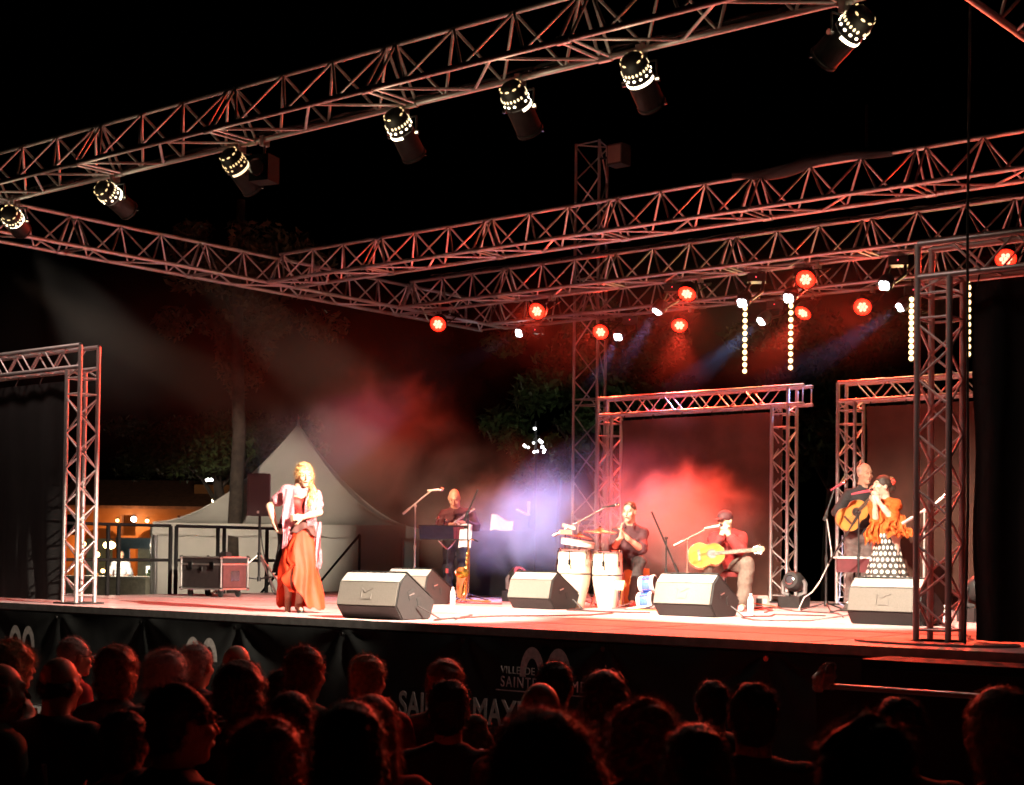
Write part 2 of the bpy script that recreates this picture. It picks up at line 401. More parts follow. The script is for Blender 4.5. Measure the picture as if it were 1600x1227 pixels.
# ================================================================== lamps
warm = (1.0, .82, .64)
vent_m = mat('glowing lamp vents', (.9, .8, .6), .5, 0, 0, 5, 0, .2, (1.0, .88, .62), 6.0)
vent1_m = mat('warm lamp vents', (.9, .8, .6), .5, 0, 0, 5, 0, .2, (1.0, .78, .45), 1.5)
vent2_m = mat('dim lamp vents', (.9, .8, .6), .5, 0, 0, 5, 0, .2, (1.0, .66, .30), 1.0)
canm = mat('black lamp can', (.008, .0075, .007), .6, .2, .2, 14, 0, .25)
def par_can(label, X, aim, energy, col=warm, size=24, bright=True):
    top = Vector((X, YF+TW, HB)); piv = top-Vector((0, 0, .24))
    root = thing('can_spotlight', label, 'spotlight', top, 0, 'can spotlights on the front truss')
    d = (Vector(aim)-piv).normalized(); x, y, d = frame(d); c = piv-top
    back = c-d*.16
    MB().lathe([(.03, -.07), (.075, -.06), (.098, -.02), (.105, .03), (.105, .12)], 24, back, d).build('lamp_cap', canm, root, True)
    MB().lathe([(.105, .125), (.105, .36), (.112, .365), (.112, .385), (.1, .385), (.098, .2)], 24, back, d, False).build('can_body', canm, root, True)
    a0 = (X*7.3) % 6.28; arc = MB(); na = 26
    arc.grid(lambda u, v: back+d*(.124+.024*v)+(x*math.cos(a0+3.1*u)+y*math.sin(a0+3.1*u))*(.107+.002*math.sin(math.pi*v)), na, 4); arc.build('vent_ring', vent_m if bright else vent1_m, root)
    for row, (z, r, sx, sz, n, mm) in enumerate(((.080, .1065, .010, .014, 13, vent1_m if int(abs(X)*10) % 2 else vent_m), (.036, .1055, .0075, .020, 22, vent1_m), (-.045, .086, .016, .012, 9, vent2_m))):
        mb = MB()
        for i in range(n):
            if (i*7+int(abs(X)*10)+row) % 9 == 0: continue
            a = 2*math.pi*i/n+row*.2+X; rd = x*math.cos(a)+y*math.sin(a); tg = d.cross(rd)
            p = back+d*z+rd*r
            q = [p+tg*sx*cu+d*sz*cv*.6 for cu, cv in ((1, .4), (.4, 1), (-.4, 1), (-1, .4), (-1, -.4), (-.4, -1), (.4, -1), (1, -.4))]
            mb.add(q+[v+rd*.004 for v in q], [tuple(range(8, 16))]+[(i_, (i_+1) % 8, 8+(i_+1) % 8, 8+i_) for i_ in range(8)])
        tag(mb.build('vent_row', mm if bright else vent2_m, root), kind='stuff')
    lens = back+d*.30
    MB().lathe([(.0, .0), (.095, .0)], 20, lens, d, False).build('lens', mat('lit can lens', (.9, .85, .7), .2, 0, 0, 5, 0, .3, (1, .85, .6), 14.0), root)
    sd = Vector((0, 0, 1)).cross(d).normalized()
    for k in (-1, 1):
        a = c+sd*.125*k
        rod('yoke_arm', a, c*0+Vector((0, 0, -.10))+sd*.125*k, .008, canm, root)
        MB().lathe([(.022, 0), (.022, .03)], 10, a, sd*k).build('yoke_knob', chrome, root)
        MB().box(back+d*.385+sd*.115*k, (.02, .02, .02)).build('gel_clip', chrome, root)
    rod('yoke_bar', Vector((0, 0, -.10))+sd*.13, Vector((0, 0, -.10))-sd*.13, .009, canm, root)
    MB().box((0, 0, -.03), (.05, .09, .12)).build('hook_clamp', alu2, root)
    rod('hanger', (0, 0, -.02), (0, 0, -.10), .01, alu2, root)
    spot('beam', top+back+d*.40, aim, energy, col, size, .6, .05, root)
    fe = top+back+d*.39; spot('banner_fill', fe, fe+Vector((d.x*.2, -.25, -1)), 75, (1, .7, .6), 150, 1., .08, root)      # added wide light below the can, brightens the banner
    L = bpy.data.lights.new('vent_leak', 'POINT'); L.energy = 1.8 if bright else .8; L.color = (1, .8, .5); L.shadow_soft_size = .10   # light leaking from the rear vents
    o = bpy.data.objects.new('vent_leak', L); C.objects.link(o); o.parent = root; o.location = back-d*.10+Vector((0, -.12, -.22))
    return root
EP = 9000
par_can('black can spotlight at the far truss end, throwing a long pale beam', -16.05, (-16.3, 17.2, S+1.6), EP*.30, (1, .66, .42), 14)
par_can('black can spotlight with glowing vents at the corner where the side truss begins', -14.60, (-24.8, 22.0, S+.6), EP*.48, warm, 21)
par_can('black can spotlight throwing a visible pale beam past the side truss', -12.85, (-14.4, 17.0, S+1.3), EP*.6, (1, .66, .42), 18)
par_can('dim black can spotlight paired with a dark unlit lamp box', -10.95, (-11.4, 14.3, S+.5), EP*.55, warm, 44, False)
par_can('black can spotlight above the dancer side monitor, vents glowing yellow', -8.88, (-9.7, 14.0, S+.3), EP*.5, warm, 40)
par_can('black can spotlight with one thin bright vent ring, above the congas', -7.62, (-8.3, 13.9, S+.3), EP*.42, warm, 38)
par_can('black can spotlight with bright vents and pale cap, near the tall tower', -6.46, (-7.1, 14.3, S+.6), EP*.66, warm, 52)
par_can('black can spotlight tilted the opposite way, with round pale rear cap', -4.80, (-11.0, 11.2, S+.6), EP*1.7, warm, 36)
ub = thing('unlit_lamp', 'dark unlit lamp box clamped beside the dim can spotlight', 'lamp', (-10.62, YF+TW, HB))
MB().box((0, 0, -.28), (.20, .20, .24), .3).build('housing', mat('dull brown lamp housing', (.004, .004, .004), .8, 0, .2, 14, 0, .1), ub)
MB().lathe([(.07, 0), (.08, .03), (.065, .035)], 16, (.03, -.10, -.28), (.2, -1, -.2)).build('lens', mat('dark lens', (.05, .03, .03), .1, 0, .1, 5, 0, .8), ub)
rod('hanger', (0, 0, 0), (0, 0, -.16), .012, blackm, ub); MB().box((0, 0, -.02), (.05, .08, .09)).build('hook_clamp', alu2, ub)

led_red = mat('lit red led', (1, .2, .05), .4, 0, 0, 5, 0, .2, (1.0, .17, .10), 6.0)
led_red2 = mat('lit outer red led', (1, .1, .05), .4, 0, 0, 5, 0, .2, (1.0, .018, .006), 3.6)  # deeper red ring stands in for the glare fringe round the hot core
led_wht = mat('lit white led', (1, 1, 1), .4, 0, 0, 5, 0, .2, (.92, .97, 1.0), 12.0)
strip_m = mat('lit warm pixel', (1, .8, .4), .4, 0, 0, 5, 0, .2, (1.0, .70, .30), 4.0)
RED = (1.0, .045, .02)
def red_lamp(label, X, Y, z, aim, energy, chord_y, size=105):
    top = Vector((X, chord_y, HB)); root = thing('red_led_lamp', label, 'stage lamp', top, 0, 'red lamps on the rear trusses')
    c = Vector((0, Y-chord_y, S+z-HB)); d = (Vector(aim)-(top+c)).normalized(); x, y, d = frame(d)
    MB().lathe([(.06, -.16), (.12, -.13), (.135, -.05), (.135, .0), (.125, .005), (.12, -.02)], 24, c, d, False).build('housing', canm, root, True)
    MB().lathe([(0, -.014), (.12, -.014)], 24, c, d, False).build('face', mat('glowing red reflector', (.3, .02, .01), .4, 0, 0, 5, 0, .2, (1, .012, .005), 2.6), root)  # face emission paints the lamp's red rim glow
    mb = MB(); pts = [(0, 0)]+[(.052*math.cos(a*math.pi/3), .052*math.sin(a*math.pi/3)) for a in range(6)]+[(.1*math.cos(a*math.pi/7), .1*math.sin(a*math.pi/7)) for a in range(14)]
    mo = MB()
    for q, (px, py) in enumerate(pts): (mb if q < 7 else mo).lathe([(.0, .016), (.012, .014), (.0215, .004), (.023, -.012)], 9, c+(x*px+y*py)*.95, d, False)
    tag(mb.build('led_array', led_red, root, True), kind='stuff'); tag(mo.build('led_array', led_red2, root, True), kind='stuff')
    sd = Vector((0, 0, 1)).cross(d).normalized(); zt = -.08
    for k in (-1, 1): rod('yoke_arm', c+sd*.15*k-d*.05, Vector((c.x, 0, zt))+sd*.15*k, .009, canm, root)
    rod('yoke_bar', Vector((c.x, 0, zt))+sd*.155, Vector((c.x, 0, zt))-sd*.155, .009, canm, root)
    rod('hanger', (0, 0, .0), (0, 0, zt-.01), .012, canm, root); MB().box((0, 0, -.02), (.05, .08, .09)).build('hook_clamp', alu2, root)
    spot('beam', top+c+d*.03, aim, energy, RED, size, .8, .10, root)
ER = 1150
Y1, Y2 = YR+TW, YR2+TW
reds = [(-15.62, 17.42, 4.10, Y1, (-12.5, 11, S), 'red stage lamp nearest the corner of the side truss'),
 (-13.69, 17.40, 4.12, Y1, (-11.5, 10, S), 'red stage lamp above the music stand, between two white moving heads'),
 (-11.14, 17.40, 4.12, Y1, (-10.3, 13.5, S), 'upper red stage lamp of the pair above the seated guitarist'),
 (-9.37, 17.40, 4.13, Y1, (-7.4, 10.5, S), 'upper red stage lamp above the middle warm light strip'),
 (-6.78, 17.40, 4.10, Y1, (-5.0, 11, S), 'red stage lamp seen through the gate header beside the curtain'),
 (-14.07, 19.50, 4.10, Y2, (-11.5, 12.5, S), 'red stage lamp touching the tall tower, beside a white moving head'),
 (-12.61, 19.50, 4.08, Y2, (-11.2, 15.5, S), 'lower red stage lamp of the pair above the seated guitarist'),
 (-10.54, 19.50, 4.08, Y2, (-10.4, 15.0, S), 'lower red stage lamp touching the middle warm light strip'),
 (-9.62, 19.50, 4.08, Y2, (-7.4, 12.5, S), 'red stage lamp hanging alone between the strips, above the gap of the gates')]
for i, (X, Y, z, cyy, aim, lb) in enumerate(reds): red_lamp(lb, X, Y, z, (-10.9, 16.7, S+1.1) if i in (6, 7) else aim, ER*(4. if i in (6, 7) else .7 if i == 0 else 1), cyy, 44 if i in (6, 7) else 105)

def moving_head(label, X, Y, z, aim, energy, col, chord_y, size=20):
    top = Vector((X, chord_y, HB)); root = thing('moving_head_lamp', label, 'stage lamp', top, 0, 'white moving heads on the rear trusses')
    c = Vector((0, Y-chord_y, S+z-HB)); d = (Vector(aim)-(top+c)).normalized(); x, y, d = frame(d)
    MB().box((0, 0, -.10), (.24, .20, .11), .5).build('base', plast_k, root)
    MB().box((0, 0, -.03), (.05, .08, .09)).build('hook_clamp', alu2, root)
    for k in (-1, 1): MB().tube([Vector((.10*k, 0, -.14)), Vector((.125*k, 0, -.2))+c*.2, c+Vector((.115*k, 0, 0))], [.022, .024, .02]).build('yoke_arm', plast_k, root, True)
    MB().lathe([(.03, -.13), (.08, -.11), (.10, -.04), (.095, .03), (.08, .045)], 20, c, d).build('head', plast_k, root, True)
    mb = MB()
    for a in range(4): mb.lathe([(0, .085), (.020, .079), (.033, .062), (.037, .045), (.037, .02)], 10, c+(x*math.cos(a*math.pi/2+.6)+y*math.sin(a*math.pi/2+.6))*.036, d, False)
    mb.lathe([(0, .08), (.025, .07)], 8, c, d, False)
    mb.build('lens_cluster', led_wht, root, True)
    MB().ball((.05, -.105, -.10), .006, 6, 4).build('status_light', mat('red status light', (1, .1, .1), .4, 0, 0, 5, 0, .2, (1, .05, .08), 6.0), root)
    if energy: spot('beam', top+c+d*.13, aim, energy, col, size, .5, .05, root)
COOL = (.24, .44, 1.0)
whites = [(-15.60, 19.42, 4.22, Y2, (-16.6, 15.4, S+2.0), 320, 'white moving head hanging alone between the first two red lamps'),
 (-13.72, 19.50, 4.03, Y2, (-13.3, 16.7, S+.9), 2700, 'white moving head touching a red lamp by the tall tower'),
 (-11.58, 17.40, 3.97, Y1, (-13.2, 15.8, S+.4), 1500, 'white moving head beside the paired red lamps, throwing a blue beam into the smoke'),
 (-10.27, 17.40, 3.95, Y1, (-10.2, 14.4, S+.6), 0, 'white moving head directly above the first warm light strip'),
 (-9.59, 17.40, 3.94, Y1, (-9.4, 13.0, S+.2), 0, 'white moving head directly above the middle warm light strip'),
 (-8.28, 17.40, 3.97, Y1, (-8.2, 13.0, S+.2), 0, 'white moving head at the top of the truss, above the singer gate'),
 (-11.17, 19.50, 4.05, Y2, (-13.3, 16.8, S+1.1), 2700, 'white moving head hanging between the two warm light strips'),
 (-9.02, 19.50, 4.05, Y2, (-11.6, 17.0, S+1.6), 2500, 'bright white moving head beside the dark truss tower, throwing a long blue beam')]
for X, Y, z, cyy, aim, e, lb in whites: moving_head(lb, X, Y, z, aim, e, COOL, cyy)

for i, (X, zt, zb, lb) in enumerate([(-11.48, 4.24, 3.32, 'warm white light strip hanging nearest the percussionist'), (-10.73, 4.30, 3.32, 'warm white light strip hanging beside a red lamp above the gate corner'),
        (-8.90, 4.12, 3.32, 'warm white light strip hanging against the dark truss tower'), (-8.10, 4.30, 3.32, 'warm white light strip seen through the dark truss tower beside the curtain')]):
    root = thing('light_strip', lb, 'light strip', (X, YR2+.2, HB), 0, 'hanging warm light strips')
    t0 = S+zt-HB; t1 = S+zb-HB; n = 11
    MB().box((0, .025, (t0+t1)/2), (.05, .03, t0-t1+.1)).build('backing_bar', blackm, root)
    rod('hanger', (0, .02, .05), (0, .02, t0+.04), .008, blackm, root)
    for k in range(n):
        z = t0+(t1-t0)*k/(n-1)
        me = MB().lathe([(0, .03), (.018, .025), (.031, .01), (.034, -.006)], 12, (0, 0, 0), (0, -1, 0), False).mesh('pixel', strip_m, True) if k == 0 and i == 0 else me
        put('pixel', me, root, (0, 0, z))
    spot('glow', Vector((X, YR2+.1, S+(zt+zb)/2)), Vector((X-.1, YR2-3, S+2)), 45, (1, .62, .25), 160, .9, .25, root)

# ---- cable looms tied along the trusses
def loom(label, Y, z, x0, x1, seed):
    root = thing('cable_loom', label, 'cables', ((x0+x1)/2, Y, z), 0, 'cable looms on the trusses'); cx = (x0+x1)/2; n = int((x1-x0)/.12)
    for k in range(3):
        P = [(x0+(x1-x0)*i/n-cx, .02*math.sin(i*.9+k*2)+.012*k, .028+.012*k-.03*abs(math.sin(i*.35+seed+k))) for i in range(n+1)]
        MB().tube(P, .011, 5).build('cable', rubber, root, True)
    for i in range(int((x1-x0)/.75)): MB().lathe([(.036, -.012), (.038, 0), (.036, .012)], 10, (x0+.3+i*.75-cx, .01, .0), (1, 0, 0), False).build('tie', rubber, root)
loom('black cable loom tied along the top tube of the truss with red lamps', YR+TW/2, HB+TH+.02, XL+.4, -3.2, 1)
loom('black cable loom tied along the lower tube of the front truss', YF+TW, HB+.03, XL+.2, -4.4, 2)
loom('black cable loom tied along the top tube of the rearmost truss', YR2+TW/2, HB+TH+.02, XL+.4, -3.2, 3)
# ================================================================== equipment on the deck
VIEW = YAW       # many stage things are turned about this far towards the audience seats
# ---- wedge monitors
def wedge(label, X, Y, w=.74, rz=0., logo=True, sc_=1.0):
    root = thing('stage_monitor', label, 'monitor', (X, Y, S), rz, 'wedge monitors on the deck'); root.scale = (sc_,)*3
    P = [(.10, 0), (0, .13), (.055, .345), (.155, .43), (.57, .17), (.50, 0)]
    core = MB().prism(P, lambda u, v: Vector((-w/2, u, v)), lambda u, v: Vector((w/2, u, v)))
    me = core.mesh('cabinet', cab); bm = bmesh.new(); bm.from_mesh(me)
    bmesh.ops.bevel(bm, geom=bm.edges[:], offset=.012, segments=2, affect='EDGES'); bm.to_mesh(me); bm.free()
    body = put('cabinet', me, root)
    a = Vector((0, P[1][0], P[1][1])); b = Vector((0, P[2][0], P[2][1])); e = (b-a); nrm = Vector((0, -e.z, e.y)).normalized()
    pan = MB().prism([(-w/2+.014, .012), (w/2-.014, .012), (w/2-.014, .988), (-w/2+.014, .988)], lambda u, v: a+e*v+Vector((u, 0, 0))+nrm*.001, lambda u, v: a+e*v+Vector((u, 0, 0))+nrm*.006)
    pan.build('front_panel', grille, root)
    a2 = b; b2 = Vector((0, P[3][0], P[3][1])); e2 = b2-a2; n2 = Vector((0, -e2.z, e2.y)).normalized()
    MB().prism([(-w/2+.014, .05), (w/2-.014, .05), (w/2-.014, .96), (-w/2+.014, .96)], lambda u, v: a2+e2*v+Vector((u, 0, 0))+n2*.001, lambda u, v: a2+e2*v+Vector((u, 0, 0))+n2*.004).build('top_panel', mat('light grey monitor top', (.28, .26, .24), .7, 0, .2, 140, .4), root)
    c2 = Vector((0, .365, .30)); MB().box(c2+Vector((0, .012, .018)), (w-.05, .47, .008), 0, Matrix.Rotation(-math.atan2(.26, .415), 3, 'X')).build('speaker_grille', blackm, root)
    for sx in (-1, 1):
        MB().box((sx*(w/2+.001), .215, .235), (.006, .085, .085), 0, Matrix.Rotation(.35, 3, 'X')).build('handle_recess', rubber, root)
        MB().box((sx*(w/2+.001), .325, .165), (.006, .045, .085), 0, Matrix.Rotation(.35, 3, 'X')).build('socket_plate', rubber, root)
        rod('handle_bar', (sx*(w/2+.004), .18, .225), (sx*(w/2+.004), .25, .245), .006, alu2, root)
    if logo:
        lm = mat('raised badge', (.12, .11, .10), .5)
        c = a+e*.5+nrm*.008
        for path in ([(-.065, -.05), (-.065, .05), (-.02, .012), (.07, .055)], [(-.04, -.05), (.055, -.05), (.055, .0)]):
            MB().tube([c+Vector((u, 0, 0))+e.normalized()*v for u, v in path], .004, 5).build('badge', lm, root)
    return root
wedge('grey stage monitor in front of the reddish monitor, nearest the dancer', -10.0, 10.20, .74, R(3))
wedge('reddish stage monitor behind the one nearest the dancer, below the music stand', -12.72, 13.62, .68, R(2), False, .98)
wedge('stage monitor with red side panel standing before the congas', -10.80, 13.62, .66, R(-2), False, .96)
wedge('pale stage monitor standing before the seated harmonica player', -8.52, 13.25, .70, R(0))
wedge('pale stage monitor with purple side standing before the singer', -6.25, 13.10, .72, R(0))

# ---- microphone stands
def mic(root, p, d, m=None):
    d = Vector(d).normalized(); p = Vector(p)
    MB().lathe([(.010, -.16), (.015, -.02), (.017, 0)], 12, p, d).build('microphone_body', m or plast_k, root, True)
    MB().lathe([(.017, 0), (.025, .018), (.026, .035), (.018, .055), (.0, .062)], 14, p, d).build('microphone_grille', chrome, root, True)
def mic_stand(label, loc, h, boom=None, micdir=None, m=None, mm=None, tri=.30, rz=VIEW, clutch=True, base_z=.10):
    m = m or blackm
    root = thing('microphone_stand', label, 'mic stand', (loc[0], loc[1], S), rz, 'microphone stands')
    rod('lower_tube', (0, 0, base_z), (0, 0, h*.55), .0125, m, root); rod('upper_tube', (0, 0, h*.55), (0, 0, h), .009, m, root)
    MB().cyl((0, 0, h*.53), (0, 0, h*.58), .018).build('clutch', m, root)
    MB().lathe([(.02, 0), (.03, .02), (.022, .06)], 12, (0, 0, base_z-.04)).build('hub', m, root)
    for k in range(3):
        a = 2*math.pi*k/3+.5; rod('leg', (0, 0, base_z), (tri*math.cos(a), tri*math.sin(a), .012), .009, m, root)
        MB().ball((tri*math.cos(a), tri*math.sin(a), .014), .015, 8, 5).build('rubber_foot', rubber, root)
    if boom:
        a, b = Vector(boom[0]), Vector(boom[1])
        rod('boom_arm', a, b, .0105, m, root); MB().ball((0, 0, h), .022, 10, 6).build('boom_joint', m, root)
        if boom[0] != boom[1]: MB().cyl(a, a+(b-a).normalized()*.12, .017).build('counterweight', m, root)
        if micdir: mic(root, b+Vector(micdir).normalized()*.10, micdir, mm)
    elif micdir: mic(root, Vector((0, 0, h+.05)), micdir, mm)
    return root
lightm = mat('bright nickel tube', (.72, .70, .68), .28, .6, .08)
mic_stand('tall nickel microphone stand with long boom beside the music stand', (-13.79, 14.98), 1.24, ((-.16, -.05, 1.13), (.21, .05, 1.45)), (1, .1, .1), lightm, white_p)
mic_stand('thin black microphone stand in front of the sax player, boom pointing up', (-13.00, 15.13), 1.16, ((-.05, 0, 1.04), (.12, .05, 1.45)), None, blackm)
mic_stand('microphone stand with long boom crossing the pale smoke over the congas', (-11.0, 14.82), 1.00, ((-.30, -.02, .84), (.35, .05, 1.20)), (.9, .1, .15), alu2)
mic_stand('black microphone stand with steep crossing boom, right by the blue drums', (-9.56, 14.55), .82, ((.14, .05, .43), (-.17, -.03, 1.11)), None, blackm)
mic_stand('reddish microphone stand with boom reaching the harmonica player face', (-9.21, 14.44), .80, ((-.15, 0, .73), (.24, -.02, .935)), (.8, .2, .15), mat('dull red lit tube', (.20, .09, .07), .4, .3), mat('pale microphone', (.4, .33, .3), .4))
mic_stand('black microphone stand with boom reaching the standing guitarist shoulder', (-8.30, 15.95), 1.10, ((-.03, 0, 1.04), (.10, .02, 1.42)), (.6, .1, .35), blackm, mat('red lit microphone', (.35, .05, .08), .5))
mic_stand('slim straight microphone stand between the singer and the guitarist', (-7.74, 15.63), 1.12, ((0, 0, 1.10), (-.27, .3, .55)), None, blackm)
mic_stand('nickel microphone stand with boom behind the dark truss tower', (-6.42, 14.39), 1.09, ((-.22, 0, .96), (.12, .02, 1.17)), (.6, .1, .5), lightm, white_p)

# ---- music stand
ms = thing('music_stand', 'black sheet music stand in front of the sax player', 'music stand', (-13.47, 15.11, S), VIEW)
rod('pole', (.10, 0, .12), (.10, 0, .72), .012, blackm, ms); MB().cyl((.10, 0, .36), (.10, 0, .42), .02).build('clutch', mat('red plastic clutch', (.4, .05, .04), .5), ms)
for k in range(3):
    a = 2*math.pi*k/3; rod('leg', (.10, 0, .14), (.10+.28*math.cos(a), .28*math.sin(a), .012), .009, blackm, ms)
for k in (-1, 1): MB().tube([(.10, 0, .68), (.10+.05*k, -.01, .72), (.10+.11*k, -.02, .79)], [.018, .016, .012]).build('bracket_arm', chrome, ms)
tilt = Matrix.Rotation(R(-38), 3, 'X')
MB().box((.05, .02, .89), (.64, .30, .008), 0, tilt).build('desk', blackm, ms)
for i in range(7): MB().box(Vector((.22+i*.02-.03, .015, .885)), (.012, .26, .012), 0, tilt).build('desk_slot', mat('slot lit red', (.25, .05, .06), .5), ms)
MB().box((.05, -.11, .80), (.64, .04, .01)).build('ledge', blackm, ms)
pg = MB().grid(lambda u, v: (.27+.16*u-.02*v, -.03-.1*v, .99-.30*v+.02*math.sin(u*3)), 6, 8).build('music_sheet', mat('white paper', (.78, .74, .72), .8), ms)
cl = thing('clip_microphone', 'two small chrome clip microphones standing up from the music stand edge', 'microphone', (-13.47, 15.11, S+.965), VIEW)
for x, z in ((-.06, .10), (.05, .07)):
    MB().tube([(x, 0, 0), (x, -.01, z*.6), (x+.02, -.02, z)], .008).build('gooseneck', chrome, cl); MB().ball((x+.03, -.02, z+.012), (.026, .02, .018), 10, 6).build('capsule', chrome, cl)

# ---- saxophone on its stand
sx = thing('saxophone', 'brass saxophone standing upright on a small stand beside the sax player', 'saxophone', (-12.8, 14.88, S), VIEW)
body = [(.02, 0, .74), (.015, 0, .60), (.0, 0, .40), (-.012, 0, .20), (-.02, 0, .10), (-.045, -.02, .055), (-.08, -.03, .08), (-.09, -.03, .18), (-.075, -.04, .28), (-.06, -.08, .36)]
MB().tube(body, [.013, .018, .024, .030, .034, .036, .038, .042, .052, .075], 16).build('body_tube', brass, sx, True)
MB().lathe([(.074, 0), (.086, .015), (.088, .02), (.08, .016), (.05, -.06), (.0, -.09)], 20, (-.058, -.083, .365), (.08, -.75, .55), False).build('bell', brass, sx, True)
MB().tube([(.02, 0, .74), (.03, 0, .79), (.06, 0, .805), (.10, 0, .79)], [.012, .011, .010, .009]).build('neck', brass, sx, True)
MB().cyl((.095, 0, .792), (.145, 0, .772), .012, .008).build('mouthpiece', plast_k, sx)
for i in range(9):
    z = .16+i*.057; x = -.016+.032*(z/.6)-.006; MB().lathe([(.017, 0), (.017, .006), (.0, .009)], 10, (x-.005, -.033+.012*(z/.7), z), (0, -1, 0), False).build('key_cup', brass, sx)
rod('key_rod', (.03, -.02, .12), (.04, -.015, .66), .004, brass, sx); rod('key_rod', (-.03, -.035, .12), (.0, -.025, .6), .004, brass, sx)
for k in range(3):
    a = 2*math.pi*k/3+.3; rod('stand_leg', (-.03, 0, .08), (-.03+.16*math.cos(a), .16*math.sin(a), .01), .007, blackm, sx)

# ---- congas
shell = mat('cream fibreglass shell', (.80, .70, .56), .3, 0, .08, 4, 0, .5, None, 0, None, .3)
hide = mat('drum hide', (.75, .68, .58), .7, 0, .15, 20)
def conga(label, loc, h, r):
    root = thing('conga_drum', label, 'conga', (loc[0], loc[1], S), VIEW, 'conga drums')
    MB().lathe([(r*.60, 0), (r*.72, h*.15), (r*.93, h*.40), (r*1.0, h*.58), (r*1.0, h*.72), (r*.93, h*.93)], 32).build('shell', shell, root, True)
    MB().lathe([(r*.99, h*.555), (r*1.01, h*.56), (r*1.01, h*.575), (r*.99, h*.58)], 32, cap=False).build('seam_band', blackm, root)
    MB().lathe([(r*.96, h*.93), (r*.99, h*.94), (r*.99, h*.985), (r*.96, h*.99)], 32, cap=False).build('rim', chrome, root, True)
    MB().lathe([(r*.95, h*.965), (r*.94, h*.975), (0, h*.98)], 32, cap=False).build('head', hide, root, True)
    for k in range(6):
        a = 2*math.pi*k/6+.2; c, s_ = math.cos(a), math.sin(a)
        rod('tension_rod', (r*1.03*c, r*1.03*s_, h*.76), (r*1.02*c, r*1.02*s_, h*.95), .006, chrome, root)
        MB().box((r*1.0*c, r*1.0*s_, h*.76), (.03, .03, .06), a).build('lug', chrome, root)
    MB().box((r*-.25, -r*1.0, h*.68), (.015, .012, .04)).build('badge', mat('gold black badge', (.1, .07, .04), .4), root)
    return root
conga('cream conga drum carrying the white frame drum, behind the red sided monitor', (-10.72, 14.38), .70, .195)
conga('cream conga drum touching the percussionist knee', (-10.39, 14.58), .68, .175)
fd = thing('frame_drum', 'tilted white frame drum with red rim lying across the conga tops', 'drum', (-10.70, 14.36, S+.715), VIEW)
fr = Matrix.Rotation(R(9), 3, 'Y')
ax = fr@Vector((0, 0, 1))
MB().lathe([(.19, 0), (.195, .01), (.195, .06), (.19, .065)], 30, (.03, 0, .0), ax).build('frame', white_p, fd, True)
MB().lathe([(.197, .05), (.20, .055), (.20, .07), (.185, .072), (0, .068)], 30, (.03, 0, .0), ax, False).build('skin', mat('pale red drum skin', (.6, .3, .25), .5), fd, True)
def cymbal(label, loc, z, r, tx, ty):
    root = thing('cymbal', label, 'cymbal', (loc[0], loc[1], S), VIEW, 'cymbals over the congas')
    axx = Matrix.Rotation(tx, 3, 'X')@Matrix.Rotation(ty, 3, 'Y')@Vector((0, 0, 1))
    MB().lathe([(r, -.012), (r*.6, -.002), (r*.25, .008), (r*.18, .03), (0, .035)], 28, (0, 0, z), axx, False).build('bronze_disc', mat('bronze cymbal', (.6, .32, .18), .3, .9, .2), root, True)
    rod('stand_tube', (0, 0, .10), (0, 0, z+.05), .009, chrome, root)
    for k in range(3):
        a = 2*math.pi*k/3; rod('leg', (0, 0, .3), (.2*math.cos(a), .2*math.sin(a), .012), .008, chrome, root)
    MB().ball((0, 0, z+.05), .012, 8, 5).build('wing_nut', chrome, root)
cymbal('wide flat reddish cymbal on a stand between congas and percussionist', (-10.60, 14.72), .90, .20, R(4), R(2))
cymbal('small tilted reddish cymbal on a stand above the first conga', (-10.95, 14.80), .84, .15, R(-3), R(10))
wb = thing('wood_block', 'stacked reddish wood blocks on a short stand above the conga rim', 'wood block', (-11.02, 14.60, S), VIEW)
MB().box((0, 0, .885), (.15, .07, .055)).build('block', mat('reddish wood', (.45, .2, .14), .5), wb); MB().box((.04, .0, .95), (.16, .06, .04), 0, Matrix.Rotation(R(14), 3, 'Y')).build('block', mat('pale wood', (.6, .38, .28), .5), wb)
rod('stem', (0, 0, .1), (0, 0, .87), .008, chrome, wb)
for k in range(3):
    a = 2*math.pi*k/3; rod('leg', (0, 0, .25), (.16*math.cos(a), .16*math.sin(a), .012), .007, chrome, wb)
